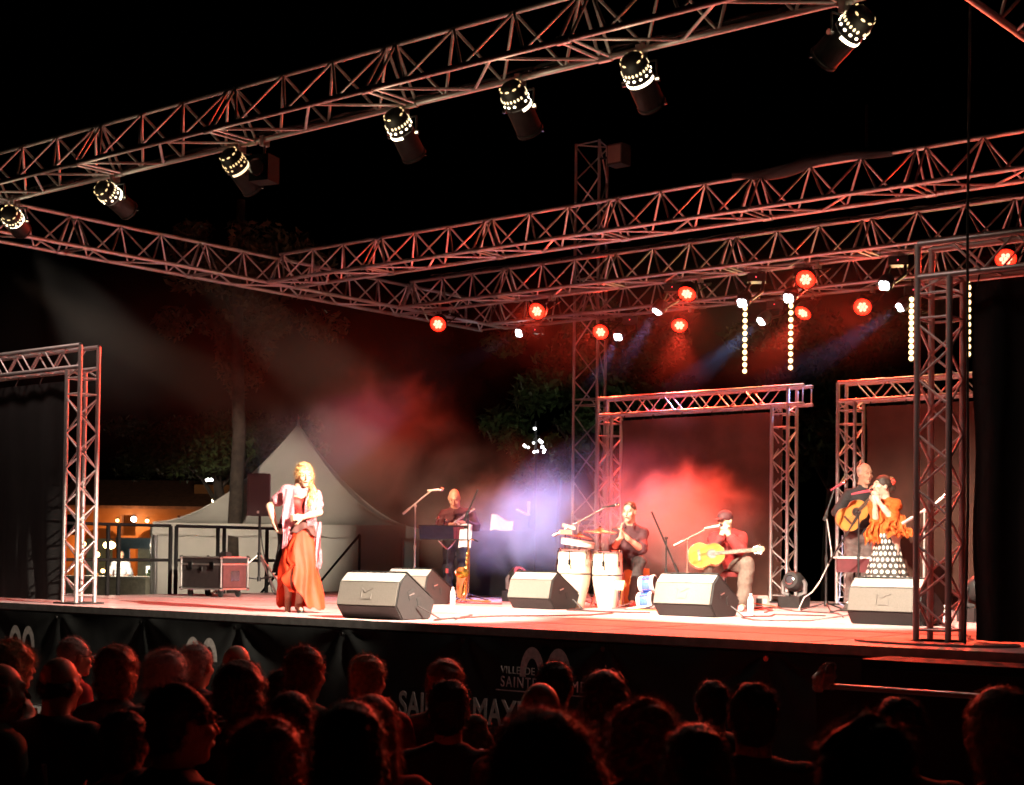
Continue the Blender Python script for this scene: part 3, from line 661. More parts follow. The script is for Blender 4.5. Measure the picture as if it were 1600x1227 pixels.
# ---- cajon the percussionist sits on, blue bongo drums
cj = thing('cajon', 'orange plywood box drum used as a seat by the percussionist', 'cajon', (-10.72, 15.62, S), VIEW+.1)
MB().box((0, 0, .235), (.31, .31, .45)).build('box', wood_o, cj); MB().box((0, -.158, .235), (.30, .006, .44)).build('front_plate', mat('orange birch plate', (.62, .26, .07), .4, 0, .2, 5), cj)
for x in (-1, 1):
    for y in (-1, 1): MB().cyl((x*.12, y*.12, 0), (x*.12, y*.12, .012), .015).build('rubber_foot', rubber, cj)
blue = mat('blue sparkle wrap', (.06, .14, .55), .25, 0, .3, 60, 0, .5)
bg_ = thing('bongo_drums', 'pair of small blue and white drums stacked on their sides', 'drums', (-10.05, 14.92, S), VIEW)
for k, (z, x) in enumerate(((.095, -.02), (.285, .0))):
    d = Vector((.85, -.45, .12)).normalized(); c = Vector((x, 0, z))-d*.09
    MB().lathe([(.085, 0), (.095, .01), (.095, .17), (.088, .18)], 24, c, d).build('drum_shell', blue, bg_, True)
    MB().lathe([(.096, .0), (.102, .005), (.102, .035), (.096, .04)], 24, c, d, False).build('hoop', white_p, bg_, True)
    MB().lathe([(.096, .145), (.102, .15), (.102, .18), (.09, .186)], 24, c, d, False).build('hoop', white_p, bg_, True)
    MB().lathe([(0, .183), (.088, .183)], 24, c, d, False).build('drum_head', plast_k, bg_)
    for q in range(5):
        a = 2*math.pi*q/5; xx, yy, dd = frame(d); rr = (xx*math.cos(a)+yy*math.sin(a))*.103; rod('tension_rod', c+rr+d*.03, c+rr+d*.16, .005, chrome, bg_)
MB().box((.05, 0, .19), (.10, .05, .04)).build('centre_block', mat('pink plastic block', (.6, .25, .2), .5), bg_)
pd = thing('drum_pedal', 'white drum pedal plate lying beside the blue drums', 'pedal', (-9.92, 14.55, S), VIEW+.2)
MB().box((0, 0, .03), (.34, .10, .012), 0, Matrix.Rotation(R(-6), 3, 'Y')).build('foot_plate', white_p, pd); MB().box((0, 0, .008), (.36, .11, .012)).build('base', blackm, pd)
cb = thing('cowbell_stand', 'pale cowbell on a low pedal frame beside the second conga', 'cowbell', (-10.10, 14.40, S), VIEW)
MB().prism([(-.055, -.03), (.055, -.03), (.055, .03), (-.055, .03)], lambda u, v: Vector((u*.8, v*.8-.02, .22)), lambda u, v: Vector((u*1.2, v*1.3-.02, .33))).build('bell', mat('cream metal bell', (.7, .55, .4), .35, .3), cb)
rod('post', (0, 0, .01), (0, 0, .24), .009, chrome, cb); MB().box((.05, 0, .012), (.26, .12, .02)).build('base', chrome, cb)
MB().box((.08, -.02, .06), (.16, .05, .01), 0, Matrix.Rotation(R(-18), 3, 'Y')).build('foot_plate', chrome, cb)

# ---- bottles
def bottle(label, loc, h=.21):
    root = thing('water_bottle', label, 'bottle', (loc[0], loc[1], S), 0, 'water bottles')
    MB().lathe([(.030, 0), (.033, .01), (.033, h*.55), (.030, h*.62), (.033, h*.68), (.024, h*.80), (.013, h*.88), (.013, h*.93)], 16).build('bottle_body', bottle_m, root, True)
    MB().lathe([(.016, h*.93), (.016, h)], 12).build('cap', white_p, root); MB().lathe([(.0337, h*.25), (.0337, h*.5)], 16, cap=False).build('label_band', mat('bottle label', (.55, .6, .7), .5), root)
bottle('clear water bottle on the deck beside the saxophone', (-12.30, 14.05))
bottle('clear water bottle on the deck beside the harmonica player shoe', (-8.26, 14.19), .23)
bottle('clear water bottle on the deck behind the singer monitor, near the truss tower', (-6.1, 14.2), .22)

# ---- lamps on the floor
def floor_head(label, loc, rz, tilt_):
    root = thing('floor_moving_head', label, 'stage lamp', (loc[0], loc[1], S), rz, 'unlit moving heads on the deck')
    MB().box((0, 0, .07), (.30, .26, .14)).build('base', plast_k, root)
    for k in (-1, 1): MB().tube([(.06*k, 0, .15), (.15*k, 0, .18), (.155*k, 0, .30), (.13*k, 0, .34)], [.03, .03, .026, .022]).build('yoke_arm', mat('grey yoke', (.12, .11, .11), .5), root, True)
    d = Vector((0, -math.cos(tilt_), math.sin(tilt_)))
    MB().lathe([(.05, -.15), (.10, -.12), (.125, -.02), (.12, .07), (.10, .10)], 22, (0, 0, .32), d).build('head', plast_k, root, True)
    MB().lathe([(.055, .101), (.06, .115), (.05, .118)], 20, (0, 0, .32), d, False).build('lens_ring', chrome, root); MB().lathe([(0, .112), (.05, .11)], 16, (0, 0, .32), d, False).build('lens', mat('dark glass lens', (.05, .05, .06), .05, 0, .1, 5, 0, .9), root)
floor_head('unlit moving head lamp on the deck beside the saxophone, glowing bluish', (-12.55, 15.6), VIEW+.6, R(35))
floor_head('unlit moving head lamp on the deck at the foot of the backdrop gate', (-9.17, 16.79), VIEW-.7, R(12))
floor_head('unlit moving head lamp on the deck behind the dark truss tower', (-6.0, 14.7), VIEW+.4, R(40))
gb = thing('power_box', 'small pale grey box with sockets on the deck among cables', 'power box', (-9.42, 16.35, S), VIEW)
MB().prism([(-.15, 0), (.13, 0), (.11, .15), (-.11, .15)], lambda u, v: Vector((u, -.10, v)), lambda u, v: Vector((u, .10, v))).build('case', mat('grey plastic box', (.38, .35, .33), .5), gb)
MB().box((.0, -.103, .075), (.07, .008, .09)).build('socket', rubber, gb); MB().box((.07, -.103, .085), (.04, .008, .05)).build('display', white_p, gb)
# ---- cables: each one its own run
rc = random.Random(3)
cable_m = [mat('black cable', (.02, .02, .02), .5), mat('orange cable', (.6, .16, .05), .5), mat('grey cable', (.4, .38, .36), .5), mat('red cable', (.45, .03, .03), .5)]
def cable(label, pts, m, r=.008, z=.010):
    P = []
    for i in range(len(pts)-1):
        a, b = Vector(pts[i]), Vector(pts[i+1]); n = 7
        for k in range(n):
            t = k/n; q = a.lerp(b, t); P.append((q.x+.05*noise.noise((q.x*3, q.y*3, i)), q.y+.05*noise.noise((q.y*3, q.x*3, i+5)), S+z+(q.z if len(q) > 2 else 0)))
    P.append((pts[-1][0], pts[-1][1], S+z+pts[-1][2]))
    tag(MB().tube(P, r, 6).build('cable', m, None, True), label, 'cable', 'cables lying on the deck')
cable('black cable curling out from under the monitor nearest the dancer', [(-9.5, 10.7, 0), (-9.35, 10.45, 0), (-9.25, 10.6, .02), (-9.4, 10.8, 0), (-9.9, 11.6, 0)], cable_m[0])
cable('orange cable looped around the grey power box', [(-9.75, 16.2, 0), (-9.6, 15.9, .05), (-9.2, 15.9, .06), (-9.0, 16.1, .02), (-9.2, 16.5, 0)], cable_m[1])
cable('red cable trailing from the power box towards the water bottle', [(-9.3, 16.1, 0), (-9.0, 15.7, .03), (-8.7, 15.4, 0), (-8.5, 14.9, 0)], cable_m[3])
cable('black cable crossing under the standing guitarist microphone', [(-9.2, 15.8, 0), (-8.8, 15.6, .03), (-8.4, 15.5, 0), (-7.8, 15.3, 0), (-7.3, 14.4, 0)], cable_m[0])
cable('grey cable hanging down along the standing guitarist microphone stand', [(-8.28, 15.93, 1.05), (-8.22, 15.95, .6), (-8.45, 15.75, .15), (-8.5, 15.7, 0), (-8.9, 15.8, 0)], cable_m[2], .007)
cable('orange cable lying between the seated guitarist and the blue drums', [(-10.2, 14.6, 0), (-9.9, 14.35, 0), (-9.5, 14.3, 0), (-9.1, 14.6, 0)], cable_m[1])
cable('pale blue cable hanging beside the singer gate post', [(-9.3, 18.3, .9), (-9.25, 18.2, .4), (-9.2, 18.0, .05), (-8.9, 17.6, 0), (-8.4, 17.2, 0)], mat('pale blue cable', (.4, .45, .7), .5))
cable('black cable behind the singer monitor running to the truss tower', [(-6.6, 13.9, 0), (-6.2, 13.7, 0), (-5.6, 13.2, 0), (-5.0, 12.0, 0), (-4.5, 11.0, 0)], cable_m[0])
cable('dark red cable running below the sax stand', [(-13.3, 15.0, 0), (-12.9, 14.6, .01), (-12.4, 14.4, 0), (-11.9, 14.5, 0)], cable_m[3])
cable('orange cable heap at the foot of the sax stand', [(-12.9, 14.75, 0), (-12.6, 14.6, .03), (-12.3, 14.75, .02), (-12.5, 14.95, 0), (-12.8, 14.8, .02)], cable_m[1])
for q, (lb, pts_) in enumerate((('black lead plugged into the monitor nearest the dancer, trailing back', [(-9.62, 10.5, .12), (-9.5, 10.7, .0), (-9.6, 11.6, 0), (-9.2, 12.6, 0), (-9.4, 13.3, 0)]),
    ('black lead running from the red sided monitor to the conga feet', [(-10.45, 13.95, .1), (-10.3, 14.0, 0), (-10.2, 13.6, 0), (-9.7, 13.5, 0), (-9.2, 13.7, 0)]),
    ('black lead running from the harmonica player monitor to his bottle', [(-8.15, 13.55, .1), (-8.0, 13.6, 0), (-7.9, 14.0, 0), (-8.1, 14.4, 0), (-7.6, 14.6, 0)]),
    ('black lead crossing the open deck between two monitors', [(-7.9, 13.4, 0), (-7.5, 13.0, 0), (-7.1, 13.3, 0), (-6.65, 13.5, .08)]))):
    cable(lb, pts_, cable_m[0])
vc = MB().tube([(-4.36, 10.52, S+5.2), (-4.37, 10.50, S+3), (-4.36, 10.50, S+1), (-4.37, 10.47, S-.3)], .010, 6).build('hanging_cable', cable_m[0], None, True)
tag(vc, 'black cable hanging straight down beside the dark truss tower', 'cable')

# ---- flight case, loudspeaker on tripod
fc = thing('flight_case', 'black flight case on castors with metal edges, below the railing', 'case', (-15.80, 13.40, S), 0)
cw, cdp, chh = .82, .46, .42; z0 = .11
cblk = mat('black laminate', (.025, .02, .02), .4, 0, .2); cpk = mat('red lit laminate end', (.10, .03, .03), .5)
MB().box((-cw/2, cdp/2, z0+chh/2), (cw-.02, cdp-.02, chh-.02)).build('body', cblk, fc)
for x in (0, -cw):
    for y in (0, cdp): rod('edge_profile', (x, y, z0), (x, y, z0+chh), .013, alu2, fc)
for z in (z0, z0+chh*.78, z0+chh):
    for y in (0, cdp): rod('edge_profile', (-cw, y, z), (0, y, z), .012, alu2, fc)
    for x in (0, -cw): rod('edge_profile', (x, 0, z), (x, cdp, z), .012, alu2, fc)
for x in (0, -cw):
    for y in (0, cdp):
        for z in (z0, z0+chh): MB().ball((x, y, z), .026, 8, 6).build('ball_corner', chrome, fc)
for x in (-.18, -.62): MB().box((x, -.012, z0+chh*.74), (.09, .012, .10)).build('latch', chrome, fc)
MB().box((-.40, -.012, z0+chh*.62), (.05, .012, .06)).build('handle', chrome, fc); MB().box((.012, cdp/2, z0+chh*.42), (.012, .14, .13)).build('latch', chrome, fc)
MB().box((.001, cdp/2, z0+chh*.40), (.006, cdp-.06, chh*.70)).build('end_panel', cpk, fc)  # red stage light on this end is put into its colour
for x in (-.10, -cw+.10):
    for y in (.08, cdp-.08):
        MB().lathe([(.045, -.015), (.05, -.01), (.05, .01), (.045, .015)], 14, (x, y, .05), (0, 1, 0)).build('castor', rubber, fc); MB().box((x, y, .09), (.06, .05, .03)).build('castor_fork', chrome, fc)
bxo = tag(MB().box((-15.98, 13.62, S+z0+chh+.035), (.14, .10, .06)).box((-15.98, 13.62, S+z0+chh+.07), (.10, .07, .012)).build('small_case', cblk), 'small black box lying on top of the flight case', 'box')
sp = thing('loudspeaker', 'dark red lit loudspeaker on a tripod behind the dancer', 'loudspeaker', (-16.26, 14.47, S+1.11), VIEW)
me = MB().prism([(-.155, -.15), (.155, -.15), (.12, .16), (-.12, .16)], lambda u, v: Vector((u, v, 0)), lambda u, v: Vector((u, v, .585))).mesh('cabinet', mat('speaker shell', (.05, .03, .035), .5, 0, .2, 80, .3))
put('cabinet', me, sp); MB().box((0, -.154, .30), (.27, .008, .52)).build('front_grille', mat('dark grille cloth', (.06, .04, .045), .7, 0, .3, 200, .4), sp)
MB().box((.0, -.160, .05), (.03, .006, .035)).build('badge', white_p, sp); MB().box((0, 0, .59), (.16, .05, .012)).build('handle', plast_k, sp)
st_ = thing('speaker_tripod', 'black tripod stand with wide legs carrying the loudspeaker', 'tripod', (-16.26, 14.47, S), VIEW)
rod('pole', (0, 0, .22), (0, 0, 1.13), .018, blackm, st_); MB().cyl((0, 0, .52), (0, 0, .60), .03).build('collar', blackm, st_); MB().cyl((0, 0, .20), (0, 0, .26), .028).build('lower_collar', blackm, st_)
for ax_, ay_ in ((-.62, -.25), (.45, -.35), (.15, .6)):
    rod('leg', (0, 0, .58), (ax_, ay_, .015), .013, alu2, st_); rod('leg_brace', (0, 0, .23), (ax_*.55, ay_*.55, .27), .009, blackm, st_); MB().ball((ax_, ay_, .016), .02, 8, 5).build('rubber_foot', rubber, st_)
cable('black cable sagging down from the loudspeaker on the tripod', [(-16.2, 14.4, 1.2), (-16.35, 14.6, .7), (-16.3, 14.7, .2), (-16.5, 15.0, 0), (-17, 15.6, 0)], cable_m[0])

# ---- railings along the side of the deck and the rear steps
railm = mat('matt black rail', (.008, .008, .008), .8, 0, .2, 14, 0, .2)
def railing(label, pts, posts, h=.96):
    root = thing('railing', label, 'railing', (pts[0][0], pts[0][1], S), 0, 'black railings round the deck'); o = Vector((pts[0][0], pts[0][1], 0))
    A = Vector((*pts[0], 0))-o; B = Vector((*pts[1], 0))-o
    for z in (h, h*.5): rod('rail', A+Vector((0, 0, z)), B+Vector((0, 0, z)), .022, railm, root)
    for t in posts: p = A.lerp(B, t); rod('post', p, p+Vector((0, 0, h)), .028, railm, root)
railing('black guard rail section beside the truss gate and restaurant lights', ((-17.3, 12.0), (-17.3, 13.75)), [0, .40, .50, 1])
railing('black guard rail section behind the flight case and loudspeaker', ((-17.3, 13.85), (-17.3, 16.2)), [0, .32, .37, .72, 1])
hr = thing('stair_handrail', 'dark sloping handrails of the rear steps in front of the tent', 'handrail', (-17.5, 16.6, 0), 0)
for dy in (0, 1.1):
    rod('sloping_rail', (-1.1, dy, 1.05), (0, dy, 2.0), .02, railm, hr); rod('post', (0, dy, 1.0), (0, dy, 2.0), .02, railm, hr); rod('post', (-1.1, dy, 0), (-1.1, dy, 1.05), .02, railm, hr); rod('low_rail', (-1.1, dy, .45), (0, dy, 1.4), .014, railm, hr)
stp = thing('rear_steps', 'dark metal steps leading up to the side of the deck', 'steps', (-17.5, 16.6, 0), 0)
for i in range(5): MB().box((-.10-.22*i, .55, 1.0-.2*i), (.24, 1.1, .04)).build('tread', railm, stp)
for dy in (.02, 1.08): MB().prism([(0, .8), (0, 1.0), (-1.1, .12), (-1.1, 0)], lambda u, v: Vector((u, dy-.015, v)), lambda u, v: Vector((u, dy+.015, v))).build('stringer', railm, stp)
# ---- dark draped table with a white cover behind the sax player
tb = thing('draped_table', 'table under a black drape behind the sax player', 'table', (-14.19, 17.23, S), VIEW)
MB().box((0, 0, .93), (.95, .6, .035)).build('table_top', blackm, tb)
def tbf(u, v):
    t = u*4; k = int(t) % 4; f_ = t-int(t); W_, D_ = .49, .32; P_ = [(-W_, -D_), (W_, -D_), (W_, D_), (-W_, D_)]; a, b = P_[k], P_[(k+1) % 4]
    x, y = a[0]+(b[0]-a[0])*f_, a[1]+(b[1]-a[1])*f_; s_ = 1+(.03*math.sin(u*90)+.04)*(1-v); return (x*s_, y*s_, .02+.93*v)
MB().grid(tbf, 120, 12, True).build('black_drape', cloth_b, tb, True)
for x in (-.4, .4):
    for y in (-.24, .24): rod('leg', (x, y, 0), (x, y, .92), .018, blackm, tb)
wcv = thing('white_cover', 'white plastic cover propped on the black draped table', 'cover', (-14.05, 17.1, S+.95), VIEW)
MB().grid(lambda u, v: (-.17+.32*u+.02*v, -.05+.16*v, .24*math.sin(v*1.5)*(1-.45*u)+.02*math.sin(u*7)), 12, 8).build('sheet', white_p, wcv, True)
mus = thing('bent_lamp_arm', 'pale metal desk lamp arm standing on the draped table', 'lamp', (-13.6, 17.15, S+.95), VIEW)
rod('upper_arm', (0, 0, .22), (0, 0, .42), .022, alu2, mus); rod('lower_arm', (-.18, 0, .30), (0, 0, .22), .016, alu2, mus); MB().box((0, 0, .02), (.12, .12, .04)).build('base', plast_k, mus); rod('stem', (0, 0, .03), (0, 0, .24), .012, blackm, mus)

# ---- subwoofer cabinets below the stage corner, in front of the banner
s1 = thing('subwoofer', 'long black subwoofer cabinet against the banner below the dark truss tower', 'subwoofer', (-3.5, 9.45, 0))
put('cabinet', MB().box((0, 0, .53), (2.1, .42, 1.06)).mesh('cabinet', cab), s1)
MB().box((0, -.216, .53), (1.98, .012, .94)).build('front_grille', blackm, s1)
for x in (-.95, .95):
    for y in (-.15, .15): MB().box((x, y, .008), (.08, .08, .016)).build('rubber_foot', rubber, s1)
s2 = thing('crowd_barrier', 'crowd barrier wrapped in a black tarpaulin in front of the subwoofer', 'barrier', (-2.75, 7.0, 0))
rod('top_rail', (-.9, 0, 1.075), (.95, 0, 1.075), .014, alu2, s2)
for x in (-.88, 0, .93): rod('post', (x, .03, 0), (x, .03, 1.07), .018, alu2, s2); MB().box((x, .03, .012), (.06, .5, .024)).build('foot', blackm, s2)
def tarp(u, v): return (-.93+1.9*u, -.035+.02*math.sin(u*22)*(1-v)+.03*noise.noise((u*6, v*3, 1)), .05+1.01*v)
MB().grid(tarp, 90, 20).build('tarpaulin', mat('black tarpaulin', (.012, .011, .012), .5, 0, .3, 5, .2), s2, True)
pb = thing('plastic_bag', 'shiny crumpled clear plastic bag hanging on the end of the wrapped barrier', 'bag', (-3.66, 6.97, 1.045), .4)
clear = mat('shiny clear plastic', (.75, .62, .6), .08, 0, .1, 20, .4, .9)
def bagf(u, v):
    a = 2*math.pi*u; r = (.055*(math.sin(math.pi*(v*.92+.05))**.6)); n_ = .018*noise.noise((math.cos(a)*3, math.sin(a)*3, v*5))
    return ((r+n_)*math.cos(a)+.05*v, (r+n_)*.7*math.sin(a), .15*v)
MB().grid(bagf, 22, 14, True).build('bag_sheet', clear, pb, True)
# ================================================================== people: smooth-blended bodies meshed from distance fields
V3 = lambda p: np.array(p, dtype=np.float32)
class SDF:
    def __init__(s, k=.02): s.p = []; s.k = k
    def rc(s, a, b, ra, rb=None, k=None, sub=False):
        s.p.append(('c', V3(a), V3(b), float(ra), float(ra if rb is None else rb), s.k if k is None else k, sub)); return s
    def chain(s, pts, rs, k=None):
        for i in range(len(pts)-1): s.rc(pts[i], pts[i+1], rs[i], rs[i+1], k)
        return s
    def el(s, c, r, M=None, k=None, sub=False):
        s.p.append(('e', V3(c), V3(r), None if M is None else np.array(M, dtype=np.float32), 0., s.k if k is None else k, sub)); return s
    def grow(s, o, d):
        """copy prims of another field, inflated"""
        for p in o.p:
            if p[0] == 'c': s.p.append(('c', p[1], p[2], p[3]+d, p[4]+d, p[5], p[6]))
            else: s.p.append(('e', p[1], p[2]+d, p[3], 0., p[5], p[6]))
        return s
    def mesh(s, name, mt, h=.01, disp=None):
        lo = np.array([9e9]*3); hi = -lo
        for p in s.p:
            if p[6]: continue
            if p[0] == 'c': a = np.minimum(p[1]-p[3], p[2]-p[4]); b = np.maximum(p[1]+p[3], p[2]+p[4])
            else: r = p[2].max(); a = p[1]-r; b = p[1]+r
            lo = np.minimum(lo, a); hi = np.maximum(hi, b)
        lo = lo-4*h; hi = hi+4*h; n = np.ceil((hi-lo)/h).astype(int)+1
        F = np.full(n, .2, dtype=np.float32)
        AX = [(lo[i]+h*np.arange(n[i])).astype(np.float32) for i in range(3)]
        for p in s.p:
            mg = p[5]+4*h
            if p[0] == 'c': a = np.minimum(p[1]-p[3], p[2]-p[4])-mg; b = np.maximum(p[1]+p[3], p[2]+p[4])+mg
            else: r = p[2].max(); a = p[1]-r-mg; b = p[1]+r+mg
            i0 = np.clip(((a-lo)/h).astype(int), 0, n); i1 = np.clip(((b-lo)/h).astype(int)+1, 0, n)
            if (i1 <= i0).any(): continue
            sl = tuple(slice(i0[q], i1[q]) for q in range(3))
            X = AX[0][sl[0]][:, None, None]; Y = AX[1][sl[1]][None, :, None]; Z = AX[2][sl[2]][None, None, :]
            if p[0] == 'c':
                ba = p[2]-p[1]; L2 = max(float(ba@ba), 1e-9)
                px, py, pz = X-p[1][0], Y-p[1][1], Z-p[1][2]
                t = np.clip((px*ba[0]+py*ba[1]+pz*ba[2])/L2, 0, 1)
                d = np.sqrt((px-t*ba[0])**2+(py-t*ba[1])**2+(pz-t*ba[2])**2)-(p[3]+(p[4]-p[3])*t)
            else:
                px, py, pz = X-p[1][0], Y-p[1][1], Z-p[1][2]
                if p[3] is not None:
                    M = p[3]; q = [M[0, i]*px+M[1, i]*py+M[2, i]*pz for i in range(3)]
                else: q = [px, py, pz]
                k0 = np.sqrt((q[0]/p[2][0])**2+(q[1]/p[2][1])**2+(q[2]/p[2][2])**2)
                k1 = np.sqrt((q[0]/p[2][0]**2)**2+(q[1]/p[2][1]**2)**2+(q[2]/p[2][2]**2)**2)+1e-6
                d = k0*(k0-1)/k1
            f = F[sl]; k = max(p[5], 1e-4)
            if p[6]:
                d = -d; hh = np.clip(.5-.5*(f-d)/k, 0, 1); F[sl] = f*(1-hh)+d*hh+k*hh*(1-hh)
            else:
                hh = np.clip(.5+.5*(f-d)/k, 0, 1); F[sl] = f*(1-hh)+d*hh-k*hh*(1-hh)
        if disp is not None:
            F = F+disp(AX[0][:, None, None], AX[1][None, :, None], AX[2][None, None, :]).astype(np.float32)
        s_ = F < 0
        cnt = np.zeros(tuple(n-1), np.int8)
        for i in (0, 1):
            for j in (0, 1):
                for k in (0, 1): cnt += s_[i:n[0]-1+i, j:n[1]-1+j, k:n[2]-1+k]
        act = np.argwhere((cnt > 0) & (cnt < 8))
        idx = np.full(tuple(n-1), -1, np.int32); idx[act[:, 0], act[:, 1], act[:, 2]] = np.arange(len(act))
        pos = np.zeros((len(act), 3)); num = np.zeros(len(act))
        cs = [(i, j, k) for i in (0, 1) for j in (0, 1) for k in (0, 1)]
        for a in cs:
            for b in cs:
                if sum(b)-sum(a) == 1 and all(y >= x for x, y in zip(a, b)):
                    fa = F[act[:, 0]+a[0], act[:, 1]+a[1], act[:, 2]+a[2]]; fb = F[act[:, 0]+b[0], act[:, 1]+b[1], act[:, 2]+b[2]]
                    m_ = (fa < 0) != (fb < 0); t = np.where(m_, fa/np.where(m_, fa-fb, 1), 0)
                    pos += m_[:, None]*(np.array(a)+t[:, None]*(np.array(b)-np.array(a))); num += m_
        V = lo+h*(act+pos/num[:, None])
        Q = []
        for ax in range(3):
            u, v = (ax+1) % 3, (ax+2) % 3
            sh = [slice(None)]*3; sh2 = [slice(None)]*3; sh[ax] = slice(0, n[ax]-1); sh2[ax] = slice(1, n[ax])
            A = s_[tuple(sh)]; B = s_[tuple(sh2)]
            E = np.argwhere(A != B); E = E[(E[:, u] > 0) & (E[:, v] > 0) & (E[:, u] < n[u]-1) & (E[:, v] < n[v]-1)]
            fl = A[E[:, 0], E[:, 1], E[:, 2]]
            def cell(du, dv):
                c = E.copy(); c[:, u] += du; c[:, v] += dv; return idx[c[:, 0], c[:, 1], c[:, 2]]
            q = np.stack([cell(-1, -1), cell(0, -1), cell(0, 0), cell(-1, 0)], 1); q[~fl] = q[~fl][:, ::-1]; Q.append(q)
        Q = np.concatenate(Q); Q = Q[(Q >= 0).all(1)]
        me = bpy.data.meshes.new(name); me.vertices.add(len(V)); me.vertices.foreach_set('co', V.astype(np.float32).ravel())
        me.loops.add(len(Q)*4); me.loops.foreach_set('vertex_index', Q.astype(np.int32).ravel())
        me.polygons.add(len(Q)); me.polygons.foreach_set('loop_start', np.arange(0, len(Q)*4, 4, dtype=np.int32))
        me.polygons.foreach_set('use_smooth', np.ones(len(Q), bool))
        me.update(calc_edges=True); me.validate()
        me.materials.append(mt)
        return me

def unit(v): v = V3(v); return v/np.linalg.norm(v)
def headframe(f):
    f = unit(f); r = unit(np.cross(f, [0, 0, 1])); u = np.cross(r, f); return r, f, u
def add_head(D, c, f, s=1.0, fem=False):
    r, f, u = headframe(f); c = V3(c); M = np.stack([r, f, u], 1)
    P = lambda a, b, d: c+s*(r*a+f*b+u*d)
    D.el(P(0, -.012, .022), (.074*s, .093*s, .096*s), M, .02)
    D.el(P(0, .028, -.045), ((.052 if fem else .058)*s, .064*s, .078*s), M, .03)
    D.el(P(0, .068, -.102), (.026*s, .024*s, .022*s), M, .022)
    D.rc(P(-.034, .078, .030), P(.034, .078, .030), .014*s, k=.014)
    D.rc(P(0, .094, .012), P(0, .116, -.028), .008*s, .013*s, .010)
    for e in (-1, 1):
        D.el(P(.030*e, .097, .008), (.017*s, .012*s, .011*s), M, .010, True)
        D.el(P(.030*e, .083, .007), (.013*s, .012*s, .010*s), M, .004)
        D.el(P(.077*e, -.006, -.008), (.010*s, .022*s, .033*s), M, .008)
        D.el(P(.040*e, .070, -.030), (.022*s, .02*s, .018*s), M, .02)
    D.el(P(0, .096, -.062), (.026*s, .012*s, .012*s), M, .008)
    return P, M
def face_parts(root, P, lip=(.35, .08, .07)):
    for e in (-1, 1):
        MB().ball(Vector(P(.030*e, .093, .007)), .0062, 8, 5).build('eye', mat('dark eye', (.06, .04, .03), .2), root)
        MB().tube([Vector(P(.046*e, .084, .030)), Vector(P(.030*e, .093, .034)), Vector(P(.014*e, .094, .030))], .0026, 5).build('eyebrow', mat('eyebrow hair', (.16, .09, .06), .8), root)
    MB().tube([Vector(P(-.022, .100, -.061)), Vector(P(0, .109, -.060)), Vector(P(.022, .100, -.061))], [.003, .0065, .003], 6).build('lips', mat('lips %.2f' % lip[0], lip, .4), root, True)
def add_hand(D, w, d, n, curl=.5, side=1, s=1.0, spread=.4):
    """w wrist, d pointing direction, n palm normal; thumb on 'side'"""
    w = V3(w); d = unit(d); n = V3(n); n = unit(n-d*(n@d)); b = np.cross(d, n)*side
    M = np.stack([b, n, d], 1)
    D.el(w+d*.048*s, (.040*s, .016*s, .052*s), M, .012)
    D.rc(w-d*.01, w+d*.02, .025*s, .026*s, .015)
    for i, (o, L) in enumerate(((.028, .9), (.010, 1.0), (-.009, .95), (-.027, .78))):
        p = w+s*(d*.092+b*o); ang = 0
        dd = unit(d+b*o*spread*6)
        for seg, (l, rr) in enumerate(((.042, .0098), (.027, .009), (.021, .0082))):
            ang += curl*(.8 if seg == 0 else 1.0)
            v = dd*math.cos(ang)+n*math.sin(ang); q = p+v*l*L*s
            D.rc(p, q, rr*s, rr*.93*s, .006); p = q
    p = w+s*(d*.025+b*.032); v = unit(d*.75+b*.7+n*.35); q = p+v*.045*s; D.rc(p, q, .0125*s, .0105*s, .01)
    v2 = unit(d*.95+b*.15+n*(.3+.4*curl)); D.rc(q, q+v2*.032*s, .0105*s, .0088*s, .006)
